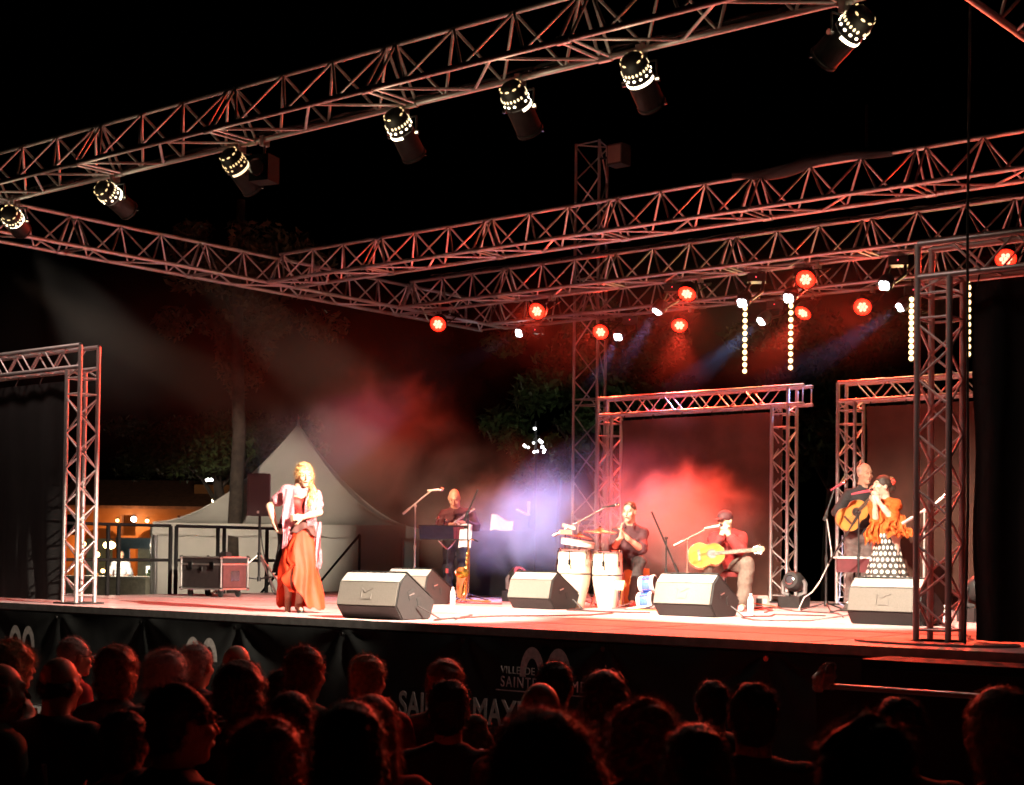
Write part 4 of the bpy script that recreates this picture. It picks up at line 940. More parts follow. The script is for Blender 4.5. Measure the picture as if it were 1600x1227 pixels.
def add_body(D, J, fem=False, s=1.0, bulk=1.0):
    """torso, arms and legs; J maps joint names to points (L/R as seen by the onlooker)"""
    j = {k: V3(v) for k, v in J.items()}
    sh = (j['sL']+j['sR'])/2; hip = (j['hL']+j['hR'])/2; wst = j.get('wa', sh*.42+hip*.58); ch = sh*.72+hip*.28
    for q in 'LR': j['s'+q] = j['s'+q]-unit(sh-hip)*.024+(sh-j['s'+q])*.06
    ax = unit(sh-hip); la = unit(j['sR']-j['sL']); fb = unit(np.cross(ax, la)); M = np.stack([la, fb, ax], 1)
    b = bulk*s
    D.el(ch, ((.140 if fem else .160)*b, (.095 if fem else .108)*b, .17*s), M, .05)
    D.el(wst, ((.108 if fem else .135)*b, (.085 if fem else .100)*b, .13*s), M, .06)
    D.el(hip+ax*.02, ((.150 if fem else .142)*b, (.108 if fem else .105)*b, .11*s), M, .06)
    if fem:
        fr = j.get('fr', -fb); 
        for e in (-1, 1): D.el(ch+la*.062*e-ax*.03+unit(fr)*.075, (.05*b, .046*b, .05*b), M, .03)
    D.rc(j['nk']-ax*.03, j['nk']+ax*.07*s, .062*s if not fem else .05*s, .052*s if not fem else .044*s, .03)
    for q in 'LR':
        D.rc(j['nk']-ax*.05, j['s'+q], .046*s, .048*s, .04)
        D.chain([j['s'+q], j['e'+q], j['w'+q]], [.050*b if not fem else .043*b, .038*b if not fem else .034*b, .026*s if not fem else .023*s], .02)
        D.rc(j['e'+q]*.75+j['w'+q]*.25, j['e'+q]*.4+j['w'+q]*.6, .039*b if not fem else .034*b, .031*s, .02)
        D.rc(j['s'+q]*.6+j['e'+q]*.4, j['s'+q]*.35+j['e'+q]*.65, .045*b if not fem else .038*b, .04*b, .02)
        D.chain([j['h'+q], j['k'+q], j['a'+q]], [.082*b, .056*s, .036*s], .03)
        D.rc(j['k'+q]*.8+j['a'+q]*.2, j['k'+q]*.45+j['a'+q]*.55, .054*s, .044*s, .03)
        t = V3(J.get('t'+q, (0, -1, 0))); 
        D.rc(j['a'+q]-unit(t)*.03+V3((0, 0, -.03)), j['a'+q]+unit(t)*.15+V3((0, 0, -.045)), .034*s, .026*s, .02)
    return ax, la, fb
def shirt(J, fem=False, inf=.014, sleeve=1.0, bulk=1.0, tail=.06):
    D = SDF(.03); j = {k: V3(v) for k, v in J.items()}
    sh = (j['sL']+j['sR'])/2; hip = (j['hL']+j['hR'])/2; wst = j.get('wa', sh*.42+hip*.58); ch = sh*.72+hip*.28
    for q in 'LR': j['s'+q] = j['s'+q]-unit(sh-hip)*.024+(sh-j['s'+q])*.06
    ax = unit(sh-hip); la = unit(j['sR']-j['sL']); fb = unit(np.cross(ax, la)); M = np.stack([la, fb, ax], 1); b = bulk
    D.el(ch, ((.140 if fem else .160)*b+inf, (.095 if fem else .108)*b+inf, .17+inf), M, .05)
    D.el(wst, ((.108 if fem else .138)*b+inf*1.4, (.085 if fem else .103)*b+inf*1.4, .14), M, .06)
    D.el(hip+ax*tail, ((.150 if fem else .145)*b+inf, (.108 if fem else .108)*b+inf, .10), M, .06)
    for q in 'LR':
        D.rc(j['nk']-ax*.055, j['s'+q], .046+inf, .050+inf, .05)
        e = j['e'+q]; w_ = j['w'+q]
        if sleeve >= 1:
            f_ = sleeve-1
            D.chain([j['s'+q], e, e+(w_-e)*max(.05, f_)], [.052*b+inf, .040*b+inf+.004, (.040 if f_ < .5 else .030)+inf+.004], .02)
        else: D.rc(j['s'+q], j['s'+q]+(e-j['s'+q])*sleeve, .052*b+inf, .045*b+inf+.004, .02)
    return D
def trousers(J, inf=.014, wide=1.0, bulk=1.0):
    D = SDF(.03); j = {k: V3(v) for k, v in J.items()}
    hip = (j['hL']+j['hR'])/2; sh = (j['sL']+j['sR'])/2; ax = unit(sh-hip); la = unit(j['sR']-j['sL']); M = np.stack([la, unit(np.cross(ax, la)), ax], 1)
    D.el(hip+ax*.02, (.148*bulk+inf, .110*bulk+inf, .12), M, .05)
    for q in 'LR':
        D.chain([j['h'+q], j['k'+q], j['a'+q]+(j['k'+q]-j['a'+q])*.06], [.084*bulk+inf, .060*wide+inf, .050*wide+inf], .03)
    return D
def shoes(J, m, root, s=1.0):
    for q in 'LR':
        a = V3(J['a'+q]); t = unit(J.get('t'+q, (0, -1, 0))); D = SDF(.015)
        D.rc(a-t*.045+V3((0, 0, -.045)), a+t*.17+V3((0, 0, -.055)), .040*s, .034*s); D.rc(a+V3((0, 0, .02)), a+V3((0, 0, -.04)), .042*s, .042*s)
        put('shoe', D.mesh('shoe', m, .012), root)
def wrinkle(amp=.004, fr=22, seed=0):
    rg = np.random.RandomState(int(seed)+7); K = rg.randn(6, 3)*fr*np.array([.55, .55, 1.0]); ph = rg.rand(6)*6.28
    def f(X, Y, Z):
        w0 = .03*np.sin(Z*9+X*6+seed)
        t = sum(np.sin(K[i, 0]*(X+w0)+K[i, 1]*Y+K[i, 2]*(Z+w0)+ph[i])*(1.0 if i < 3 else .6) for i in range(6))
        return amp*(np.abs(t)*.9-.9)
    return f
def person(label, loc, rz=VIEW, group=None): return thing('person', label, 'person', (loc[0], loc[1], S if len(loc) < 3 else loc[2]), rz, group)
def strands(name, m, root, base, n, length, r=.0016, gravity=1., curl=.3, spread=.25, seed=1, pred=None, flat=None):
    """hair strands as thin tapered blades growing from points of a base mesh"""
    rg = np.random.RandomState(seed); nv = len(base.vertices)
    co = np.empty(nv*3, np.float32); base.vertices.foreach_get('co', co); co = co.reshape(-1, 3)
    no = np.empty(nv*3, np.float32); base.vertex_normals.foreach_get('vector', no); no = no.reshape(-1, 3)
    ids = np.arange(nv) if pred is None else np.where(pred(co))[0]
    pk = rg.choice(ids, n); p = co[pk]+rg.randn(n, 3)*.004; nn = no[pk]+rg.randn(n, 3)*spread
    L = length*(.5+.8*rg.rand(n, 1)); segs = 5; Vs = []; side = np.cross(nn, rg.randn(n, 3)); side /= np.linalg.norm(side, axis=1, keepdims=True)+1e-6
    ph = rg.rand(n, 1)*6.28; v = nn/np.linalg.norm(nn, axis=1, keepdims=True)
    for i in range(segs+1):
        t = i/segs; wv = curl*.02*np.sin(ph+t*9)*side*t
        wdt = r*(1-t*.85); Vs.append(p+wv-side*wdt); Vs.append(p+wv+side*wdt)
        v = v+np.array([0, 0, -1])*gravity*.28+rg.randn(n, 3)*.08*curl; v /= np.linalg.norm(v, axis=1, keepdims=True); p = p+v*L/segs
    Va = np.stack(Vs, 1).reshape(-1, 3); k = 2*(segs+1); base_i = (np.arange(n)*k)[:, None]
    Fq = np.concatenate([base_i+np.array([2*i, 2*i+1, 2*i+3, 2*i+2]) for i in range(segs)])
    me = bpy.data.meshes.new(name); me.vertices.add(len(Va)); me.vertices.foreach_set('co', Va.astype(np.float32).ravel())
    me.loops.add(len(Fq)*4); me.loops.foreach_set('vertex_index', Fq.astype(np.int32).ravel())
    me.polygons.add(len(Fq)); me.polygons.foreach_set('loop_start', np.arange(0, len(Fq)*4, 4, dtype=np.int32)); me.update(calc_edges=True)
    me.materials.append(m); return put(name, me, root) if root else me

black_shirt = mat('black shirt cloth', (.03, .026, .028), .85, 0, .2, 30, .1)
black_trs = mat('dark trouser cloth', (.035, .03, .03), .85, 0, .2, 30, .1)
shoe_m = mat('black leather shoe', (.02, .018, .017), .3)

# ---------------- dancer
dn = person('dancing woman with long reddish blonde hair, pink shawl and orange red skirt', (-11.57, 10.81))
J = dict(nk=(.005, .0, 1.275), sL=(-.125, .02, 1.255), sR=(.175, .0, 1.215), eL=(-.295, .03, 1.075), wL=(-.235, -.02, .90), eR=(.225, -.09, 1.02), wR=(.075, -.205, .965),
         wa=(.025, .01, .98), hL=(-.055, .01, .80), hR=(.085, .01, .80), kL=(-.09, -.06, .47), aL=(-.105, .11, .17), kR=(.065, -.05, .44), aR=(.02, .0, .095), tL=(.05, -.5, -.85), tR=(.3, -.9, -.1), fr=(.2, -1, 0))
D = SDF(.02); add_body(D, J, True)
hf = (.42, -.88, -.17); P, HM = add_head(D, (.058, -.03, 1.40), hf, .97, True)
D.rc((.01, 0, 1.28), P(0, -.02, -.05), .042, .042, .03)
add_hand(D, J['wL'], (.10, -.05, -.25), (1, 0, .1), 1.25, -1); add_hand(D, J['wR'], (-.9, -.25, -.05), (.1, .9, -.3), 1.2, 1)
put('body', D.mesh('body', skin, .008), dn); face_parts(dn, P, (.55, .22, .18))
bod = SDF(.03); j = {k: V3(v) for k, v in J.items()}
bod.el((.03, -.005, 1.075), (.138, .108, .115), None, .04); bod.el((.025, .01, .96), (.122, .098, .11), None, .05)
for e in (-.055, .075): bod.el((e+.03, -.075, 1.115), (.058, .05, .055), None, .03)
put('bodice', bod.mesh('bodice', mat('dark red patterned bodice', (.09, .012, .014), .6, 0, .2, 35, .1, .4, None, 0, (.38, .03, .02)), .010), dn)
hairm = mat('reddish blonde hair', (.58, .34, .14), .45, 0, .3, 40, .2)
hb = SDF(.02); hb.el(P(0, -.020, .034), (.084, .102, .094), HM, .02); hb.el(P(0, .118, -.045), (.068, .080, .112), HM, .012, True); hb.el(P(0, .0, -.115), (.10, .12, .055), HM, .012, True)
hb.el(P(.05, .03, .02), (.035, .055, .06), HM, .02); hb.el(P(-.055, .01, -.01), (.032, .06, .07), HM, .02)
pts = [P(-.03, -.080, -.04), P(-.078, -.045, -.085), (.160, -.075, 1.245), (.165, -.115, 1.17), (.135, -.135, 1.11), (.145, -.13, 1.04)]
hb.chain(pts, [.036, .030, .028, .034, .028, .010], .02); hb.chain([P(-.078, -.02, -.05), P(-.088, .0, -.12), (.140, -.115, 1.19), (.115, -.135, 1.12)], [.014, .016, .018, .008], .02)
hme = hb.mesh('hair', hairm, .009, wrinkle(.005, 55, 1)); put('hair', hme, dn)
strands('hair_strands', hairm, dn, hme, 900, .06, .0016, 2.2, 1.0, .10, 4)
pink = mat('pink crochet shawl', (.58, .21, .25), .8, 0, .3, 60, .5)
pz = shirt(J, True, .018, .55); pz.p = [q for i, q in enumerate(pz.p) if i >= 3]
put('shawl', pz.mesh('shawl', pink, .010, wrinkle(.004, 40, 3)), dn)
def strip(x0, x1, w0, w1, y, ztop, zbot, ph, name='shawl_panel', m=pink):
    def fn(u, v):
        z = ztop+(zbot-ztop)*v; x = x0+(x1-x0)*v+(u-.5)*(w0+(w1-w0)*v); return (x, y-.03*math.sin(v*3)+.014*math.sin(u*9+v*7+ph), z+.03*math.sin(u*12+ph)*v)
    MB().grid(fn, 12, 24).build(name, m, dn, True)
strip(-.085, -.07, .11, .13, -.115, 1.25, .80, 0); strip(.15, .14, .10, .12, -.12, 1.20, .95, 2); strip(.20, .215, .08, .05, -.02, .92, .55, 4); strip(-.13, -.16, .06, .10, .05, 1.05, .80, 1)
fm = MB(); rg = random.Random(5)
for cx, z0, wd, yy, L in ((-.07, .82, .13, -.11, .16), (.215, .62, .06, -.02, .16), (.14, .98, .11, -.12, .10)):
    for i in range(22):
        x = cx+(rg.random()-.5)*wd; l = L*(.6+.5*rg.random()); fm.tube([(x, yy, z0+.02), (x+.006, yy-.004, z0-l*.5), (x+rg.uniform(-.015, .015), yy, z0-l)], .0028, 4)
tag(fm.build('fringe', pink, dn), kind='stuff')
orange = mat('orange red satin skirt', (.62, .04, .012), .6, 0, .15, 8, .1, .25)
brownm = mat('dark brown peplum', (.10, .035, .03), .7, 0, .2, 20)
def skirt(u, v):
    a = R(258)+R(352)*u; front = math.cos(a+math.pi/2)          # 1 towards the onlooker
    hem = .04+.16*max(0, math.cos(a-R(232)))**2+.16*max(0, 1-u*9)+.20*max(0, 1-(1-u)*6)-.0
    z = .90+(hem-.90)*v; fl = v**1.3
    rx = .135+.100*fl+.012*math.sin(a*9)*fl; ry = .115+.12*fl+.018*math.sin(a*11+1)*fl
    x = .025+rx*math.cos(a)+.015*fl-.03*math.sin(v*3)*max(0, math.cos(a-R(200))); y = .01+ry*math.sin(a)
    return (x+.012*math.sin(v*9+a*3), y, z+.012*math.sin(a*13)*fl)
MB().grid(skirt, 110, 40).build('skirt', orange, dn, True)
def ruff(u, v):   # cascading front ruffle along the open edge
    t = u; z = .84-.62*t; w_ = .04+.05*t; a = R(250)
    x = -.02+.05*math.sin(t*14)*t-.10*t*.3+(v-.5)*w_; y = -.13-.11*t-.03*v+.02*math.sin(t*22+v*3)
    return (x, y, z-.05*v*math.cos(t*14))
MB().grid(ruff, 50, 7).build('skirt_ruffle', orange, dn, True)
def pep(u, v):
    a = 2*math.pi*u; z = .95-.17*v*(1+.35*math.sin(a*2+1))-.02*v*math.sin(a*7); r = .128+.045*v+.008*math.sin(a*9)*v; return (.025+r*1.08*math.cos(a), .01+r*.93*math.sin(a), z)
MB().grid(pep, 64, 10, True).build('peplum', brownm, dn, True)
def blk(u, v): z = .90-.50*v; return (-.19+.03*math.sin(v*4)+(u-.5)*.10, .03+.02*math.sin(u*8+v*5), z)
MB().grid(blk, 10, 18).build('black_underskirt_fold', cloth_b, dn, True)
for q, ank in (('L', J['aL']), ('R', J['aR'])):
    t = unit(J['t'+q]); a = V3(ank); D2 = SDF(.012); D2.rc(a+t*.02+V3((0, 0, -.05)), a+t*.15+V3((0, 0, -.062)), .034, .028); D2.rc(a-t*.045+V3((0, 0, -.03)), a-t*.05+V3((0, 0, -.085)), .02, .012); D2.rc(a-t*.03, a-t*.03+V3((0, 0, -.05)), .036, .034)
    put('heeled_shoe', D2.mesh('heeled_shoe', shoe_m, .008), dn)

# ---------------- sax player at the music stand
sm = person('bald man in dark red shirt looking down at the music stand', (-13.83, 15.85))
J = dict(nk=(-.01, 0, 1.235), sL=(-.185, .01, 1.165), sR=(.195, .03, 1.20), eL=(-.235, -.06, .93), wL=(-.075, -.26, 1.0), eR=(.275, -.05, .98), wR=(.11, -.24, 1.035),
         hL=(-.09, .02, .78), hR=(.09, .02, .78), kL=(-.10, -.01, .43), aL=(-.11, .02, .09), kR=(.10, -.01, .43), aR=(.11, .02, .09), tL=(-.2, -1, 0), tR=(.2, -1, 0))
D = SDF(.02); add_body(D, J); P, HM = add_head(D, (-.03, -.055, 1.375), (-.05, -.87, -.50), 1.0); D.rc((-.01, 0, 1.22), P(0, -.02, -.05), .055, .055, .03)
add_hand(D, J['wL'], (.8, -.3, .25), (.1, -.2, -1), .75, 1); add_hand(D, J['wR'], (-.8, -.25, .1), (-.1, .1, -1), .75, -1)
put('body', D.mesh('body', skin2, .009), sm); face_parts(sm, P)
put('shirt', shirt(J, False, .016, 1.9).mesh('shirt', mat('dark red shirt cloth', (.06, .010, .014), .8, 0, .2, 25, .1), .010, wrinkle(.007, 24, 2)), sm)
put('trousers', trousers(J).mesh('trousers', black_trs, .010, wrinkle(.006, 20, 3)), sm); shoes(J, shoe_m, sm)
flt = thing('flute', 'silvery white flute held slanting by the man at the music stand', 'flute', (-13.83, 15.85, S), VIEW)
MB().tube([(-.02, -.33, 1.03), (.12, -.29, 1.13), (.255, -.25, 1.225)], .015, 10).build('flute_tube', mat('silver flute', (.85, .83, .82), .2, .7, .05), flt, True)
for i in range(7): MB().lathe([(.009, 0), (.009, .006)], 8, (.02+i*.026, -.335+i*.008, 1.068+i*.0185), (-.2, -.7, .6)).build('key', chrome, flt)

# ---------------- percussionist, seated, clapping
pm = person('seated man in dark short sleeved shirt clapping his hands beside the congas', (-10.61, 15.37))
J = dict(nk=(-.01, .06, 1.0), sL=(-.175, .05, .915), sR=(.165, .08, .915), eL=(-.215, -.09, .70), wL=(-.135, -.26, .835), eR=(.125, -.10, .685), wR=(-.055, -.27, .815), wa=(.0, .12, .70),
         hL=(-.09, .20, .50), hR=(.09, .20, .50), kL=(-.20, -.20, .53), aL=(-.19, -.17, .09), kR=(.095, -.22, .54), aR=(.015, -.20, .09), tL=(-.3, -1, 0), tR=(-.2, -1, 0))
D = SDF(.02); add_body(D, J); P, HM = add_head(D, (-.02, .02, 1.145), (-.40, -.9, -.06), 1.02); D.rc((-.01, .06, .99), P(0, -.02, -.05), .056, .055, .03)
add_hand(D, J['wL'], (-.05, -.25, .95), (.9, -.2, .15), .18, 1); add_hand(D, J['wR'], (-.55, -.15, .75), (-.75, .05, -.4), .18, -1)
put('body', D.mesh('body', skin, .009), pm); face_parts(pm, P)
put('shirt', shirt(J, False, .018, .95).mesh('shirt', mat('dark plum shirt cloth', (.07, .025, .03), .8, 0, .2, 25, .1), .010, wrinkle(.007, 24, 5)), pm)
put('trousers', trousers(J).mesh('trousers', black_trs, .010, wrinkle(.006, 20, 3)), pm); shoes(J, mat('red sneaker', (.35, .06, .05), .6), pm)
hb = SDF(.02); hb.el(P(0, -.022, .036), (.080, .096, .092), HM, .02); hb.el(P(0, .108, -.050), (.085, .085, .115), HM, .015, True); hb.el(P(0, -.05, -.09), (.09, .08, .06), HM, .01, True)
dkhair = mat('short dark hair', (.035, .022, .016), .6, 0, .3, 60, .3)
put('hair', hb.mesh('hair', dkhair, .008, wrinkle(.003, 90, 2)), pm)

def collar(root, J, m, f=(0, -1, 0), op=.5):
    n = V3(J['nk']); n = n+V3((0, 0, .012)); f = unit((f[0], f[1], 0)); r = np.array([-f[1], f[0], 0])
    for e in (-1, 1):
        pts = [n-f*.052+V3((0, 0, .03)), n+r*e*.058+V3((0, 0, .028)), n+r*e*.045+f*.05+V3((0, 0, -.0)), n+r*e*.03*op+f*.095+V3((0, 0, -.055))]
        mb = MB(); N = 10
        def fn(u, v):
            t = u*3; i = min(2, int(t)); q = t-i; p = pts[i]*(1-q)+pts[i+1]*q; return tuple(p+r*e*.022*v+V3((0, 0, -.034*v))+f*.012*v)
        mb.grid(fn, 14, 4); mb.build('collar', m, root, True)
collar(pm, J, MATS['dark plum shirt cloth'], (-.2, -1, 0), 1.3)
collar(sm, dict(nk=(-.01, 0, 1.235)), MATS['dark red shirt cloth'])

# ---------------- seated harmonica player with guitar
hp = person('seated man in dark cap and red jacket playing harmonica with a guitar on his lap', (-9.18, 15.24))
J = dict(nk=(-.01, .05, .90), sL=(-.155, .0, .845), sR=(.175, .09, .845), eL=(-.175, -.20, .70), wL=(-.095, -.20, .855), eR=(.115, -.20, .70), wR=(-.015, -.215, .855), wa=(.02, .12, .66),
         hL=(-.08, .18, .49), hR=(.10, .18, .49), kL=(-.27, -.20, .53), aL=(-.25, -.12, .09), kR=(.19, -.25, .535), aR=(.145, -.22, .09), tL=(-.4, -1, 0), tR=(-.25, -1, 0))
D = SDF(.02); add_body(D, J); P, HM = add_head(D, (-.035, -.015, 1.025), (-.62, -.77, -.12), 1.0); D.rc((-.01, .05, .9), P(0, -.02, -.05), .055, .055, .03)
add_hand(D, J['wL'], (.25, -.15, .9), (.8, .3, .1), .85, 1); add_hand(D, J['wR'], (-.45, -.2, .85), (-.5, .6, .1), .85, -1)
put('body', D.mesh('body', skin, .009), hp); face_parts(hp, P)
put('jacket', shirt(J, False, .024, 1.75, 1.06).mesh('jacket', mat('red jacket cloth', (.30, .02, .018), .8, 0, .3, 6, .1, .4, None, 0, (.06, .012, .014)), .010, wrinkle(.009, 20, 7)), hp)
put('trousers', trousers(J, .018, 1.15).mesh('trousers', mat('brown grey trouser cloth', (.10, .075, .06), .85, 0, .2, 25, .1), .010, wrinkle(.007, 18, 3)), hp); shoes(J, mat('pale shoe', (.45, .36, .33), .5), hp)
cp = SDF(.015); cp.el(P(0, -.012, .045), (.086, .102, .080), HM, .015); cp.el(P(0, 0, -.07), (.12, .14, .08), HM, .008, True); cp.el(P(0, .115, .030), (.060, .060, .012), HM, .015)
put('cap', cp.mesh('cap', mat('dark maroon cap', (.07, .018, .02), .7, 0, .2, 30, .1), .008), hp)
hm_ = thing('harmonica', 'small harmonica held to the seated cap wearer mouth', 'harmonica', (-9.18, 15.24, S), VIEW)
r_, f_, u_ = headframe((-.62, -.77, -.12)); hc = Vector(P(0, .128, -.062)); MB().box(hc, (.11, .028, .026), 0, Matrix(np.stack([r_, f_, u_], 1).tolist())).build('cover_plate', chrome, hm_); MB().box(hc, (.114, .02, .012), 0, Matrix(np.stack([r_, f_, u_], 1).tolist())).build('comb', plast_k, hm_)
chr_ = thing('stool', 'low stool with dark red padded seat under the harmonica player', 'stool', (-9.22, 15.40, S), VIEW)
MB().lathe([(.19, 0), (.20, .02), (.20, .05), (.18, .065)], 24, (0.02, 0.03, .385)).build('seat', mat('dark red vinyl', (.15, .02, .02), .4), chr_, True)
for k in range(4):
    a = math.pi/4+k*math.pi/2; rod('leg', (.02+.13*math.cos(a), .03+.13*math.sin(a), .39), (.02+.20*math.cos(a), .03+.20*math.sin(a), .012), .012, chrome, chr_)

def guitar(label, loc, origin, neckdir, face, rz, top, dark, k_=.84):
    """origin: middle of the body; neckdir along the neck; face: outward normal of the sound board"""
    root = thing('acoustic_guitar', label, 'guitar', (loc[0], loc[1], S), rz, 'acoustic guitars')
    o = Vector(origin); d = Vector(neckdir).normalized(); n = Vector(face); n = (n-d*n.dot(d)).normalized(); b = d.cross(n)
    out = []; N = 48
    for i in range(N):
        t = 2*math.pi*i/N; u = -math.cos(t); w_ = .19*abs(math.sin(t))**.75*(1-.0*u)
        w_ *= (1.0-.28*math.exp(-((u-.12)/.28)**2))*(1-.16*max(0, u)); out.append((u*.245, math.copysign(w_, math.sin(t))))
    Pt = lambda u, v, w_: o+(d*u+b*v+n*w_)*k_
    MB().prism(out, lambda u, v: Pt(u, v, -.05), lambda u, v: Pt(u, v, .045)).build('body_sides', mat('guitar side wood', dark, .35, 0, .2, 6), root)
    MB().prism([(u*.985, v*.985) for u, v in out], lambda u, v: Pt(u, v, .0452), lambda u, v: Pt(u, v, .0492)).build('sound_board', top, root)
    MB().lathe([(.0, 0), (.048, 0)], 22, Pt(.07, 0, .0502), n, False).build('sound_hole', plast_k, root); MB().lathe([(.049, 0), (.056, .001)], 22, Pt(.07, 0, .0502), n, False).build('rosette', mat('rosette ink', (.12, .05, .03), .5), root)
    Mx = Matrix((d, b, n)).transposed()
    MB().box(Pt(-.10, 0, .056), tuple(q*k_ for q in (.03, .15, .012)), 0, Mx).build('bridge', mat('dark rosewood', (.08, .03, .02), .4), root)
    MB().box(Pt(.38, 0, .044), tuple(q*k_ for q in (.46, .05, .022)), 0, Mx).build('neck', mat('neck wood', (.20, .105, .045), .4), root)
    MB().box(Pt(.36, 0, .0585), tuple(q*k_ for q in (.50, .048, .006)), 0, Mx).build('fingerboard', mat('fingerboard wood', (.15, .09, .055) if dark[0] > .4 else (.06, .03, .02), .45), root)
    for i in range(9): MB().box(Pt(.20+.43*(1-.88**i), 0, .0622), tuple(q*k_ for q in (.003, .047, .003)), 0, Mx).build('fret', chrome, root)
    MB().prism([(0, -.026), (.16, -.036), (.18, 0), (.16, .036), (0, .026)], lambda u, v: Pt(.60+u, v, .035), lambda u, v: Pt(.60+u, v, .052)).build('headstock', mat('headstock wood', (.22, .13, .06), .4), root)
    for k in range(3):
        for e in (-1, 1): MB().cyl(Pt(.645+.04*k, .03*e, .043), Pt(.645+.04*k, .06*e, .043), .006).build('tuning_peg', chrome, root)
    for k in range(6): rod('string', Pt(-.10, -.0175+.007*k, .064), Pt(.60, -.0175+.007*k, .066), .0007, chrome, root)
    return root
guitar('pale wood acoustic guitar lying level across the harmonica player lap', (-9.18, 15.24), (-.275, -.27, .625), (1, -.06, .11), (-.08, -.95, .30), VIEW, mat('pale spruce', (.30, .15, .03), .8, 0, .15, 5, 0, .1), (.45, .28, .13))

# ---------------- standing guitarist
gm = person('standing grey haired man in black shirt playing an orange guitar behind the singer', (-8.40, 16.91))
J = dict(nk=(.075, 0, 1.475), sL=(-.105, .0, 1.40), sR=(.255, .02, 1.40), eL=(-.245, -.05, 1.165), wL=(-.165, -.20, 1.09), eR=(.30, -.10, 1.17), wR=(.185, -.27, 1.345), wa=(.05, .02, 1.1),
         hL=(-.04, .02, .86), hR=(.13, .02, .86), kL=(-.05, .0, .47), aL=(-.06, .03, .09), kR=(.13, .0, .47), aR=(.14, .03, .09), tL=(-.2, -1, 0), tR=(.3, -1, 0))
D = SDF(.02); add_body(D, J); P, HM = add_head(D, (.09, -.02, 1.625), (.30, -.95, -.04), 1.05); D.rc((.075, 0, 1.47), P(0, -.02, -.05), .058, .056, .03)
add_hand(D, J['wL'], (.25, -.3, -.75), (.3, .85, -.2), .55, 1); add_hand(D, J['wR'], (-.45, -.25, .8), (-.3, .85, .1), .8, -1)
put('body', D.mesh('body', skin2, .009), gm); face_parts(gm, P)
put('shirt', shirt(J, False, .018, 1.85).mesh('shirt', black_shirt, .010, wrinkle(.007, 22, 9)), gm)
put('trousers', trousers(J, .018, 1.15).mesh('trousers', mat('grey brown trouser cloth', (.12, .09, .085), .85, 0, .2, 25, .1), .010, wrinkle(.007, 18, 6)), gm); shoes(J, shoe_m, gm)
hb = SDF(.02); hb.el(P(0, -.022, .026), (.084, .100, .094), HM, .02); hb.el(P(0, .108, -.02), (.088, .095, .125), HM, .012, True); hb.el(P(0, -.05, -.10), (.1, .09, .055), HM, .01, True)
put('hair', hb.mesh('hair', mat('grey hair', (.32, .28, .25), .6, 0, .3, 60, .3), .008, wrinkle(.003, 90, 4)), gm)
collar(gm, J, black_shirt, (.2, -1, 0))
guitar('orange acoustic guitar held slanting upwards by the standing man', (-8.40, 16.91), (-.105, -.23, 1.12), (.72, .0, .69), (.05, -.98, .05), VIEW, mat('orange cedar', (.62, .26, .06), .35, 0, .2, 5), (.22, .09, .03))

# ---------------- singer
sg = person('dark haired woman with red flower singing in orange shawl and polka dot skirt', (-7.62, 15.99))
J = dict(nk=(.03, .03, 1.27), sL=(-.085, .12, 1.225), sR=(.135, -.02, 1.235), eL=(-.09, -.03, 1.02), wL=(-.125, -.13, 1.235), eR=(.045, -.22, 1.055), wR=(-.105, -.20, 1.245), wa=(.045, .04, 1.02),
         hL=(-.02, .12, .86), hR=(.11, .0, .86), kL=(-.03, .08, .47), aL=(-.02, .1, .09), kR=(.11, -.02, .47), aR=(.11, .0, .09), tL=(-.9, -.4, 0), tR=(-.9, -.4, 0), fr=(-.85, -.5, 0))
D = SDF(.02); add_body(D, J, True); P, HM = add_head(D, (-.015, .01, 1.425), (-.95, -.30, .06), .96, True); D.rc((.03, .03, 1.27), P(0, -.02, -.05), .043, .043, .03)
add_hand(D, J['wL'], (-.10, -.05, .95), (.2, -.9, .1), .9, -1); add_hand(D, J['wR'], (-.2, .15, .9), (-.3, .85, 0), 1.0, -1)
put('body', D.mesh('body', mat('pale skin', (.66, .44, .34), .5, 0, .08, 9), .008), sg); face_parts(sg, P, (.55, .06, .06))
hb = SDF(.02); hb.el(P(0, -.020, .036), (.084, .100, .092), HM, .02); hb.el(P(0, .112, -.045), (.066, .076, .108), HM, .015, True); hb.el(P(0, -.05, -.10), (.09, .07, .05), HM, .01, True); hb.el(P(0, -.115, -.01), (.062, .058, .062), HM, .02)
put('hair', hb.mesh('hair', dkhair, .008, wrinkle(.003, 70, 6)), sg)
fwm = mat('red flower petals', (.7, .05, .03), .6); mb = MB(); fc_ = Vector(P(-.055, -.095, .055))
for k in range(7):
    a = 2*math.pi*k/7; mb.ball(fc_+Vector((.024*math.cos(a), -.012*math.cos(a), .024*math.sin(a))), (.019, .014, .019), 8, 5)
mb.ball(fc_+Vector((0, -.015, 0)), .016, 8, 5); tag(mb.build('hair_flower', fwm, sg, True), kind='stuff')
orsh = mat('orange lace shawl', (.52, .11, .015), .75, 0, .3, 45, .5)
tp_ = SDF(.03); tp_.grow(shirt(J, True, .020, .9), 0); put('blouse', tp_.mesh('blouse', orsh, .011, wrinkle(.006, 32, 8)), sg)
def frill(cx, cy_, ztop, zbot, wd, ph, name='shawl_frill'):
    def fn(u, v):
        z = ztop+(zbot-ztop)*v; k = .4+.8*v; return (cx+(u-.5)*wd*k+.02*math.sin(v*6+ph), cy_+.05*math.sin(u*14+ph)*k*.6-.03*v, z+.02*math.sin(u*18+v*9+ph)*k)
    MB().grid(fn, 26, 18).build(name, orsh, sg, True)
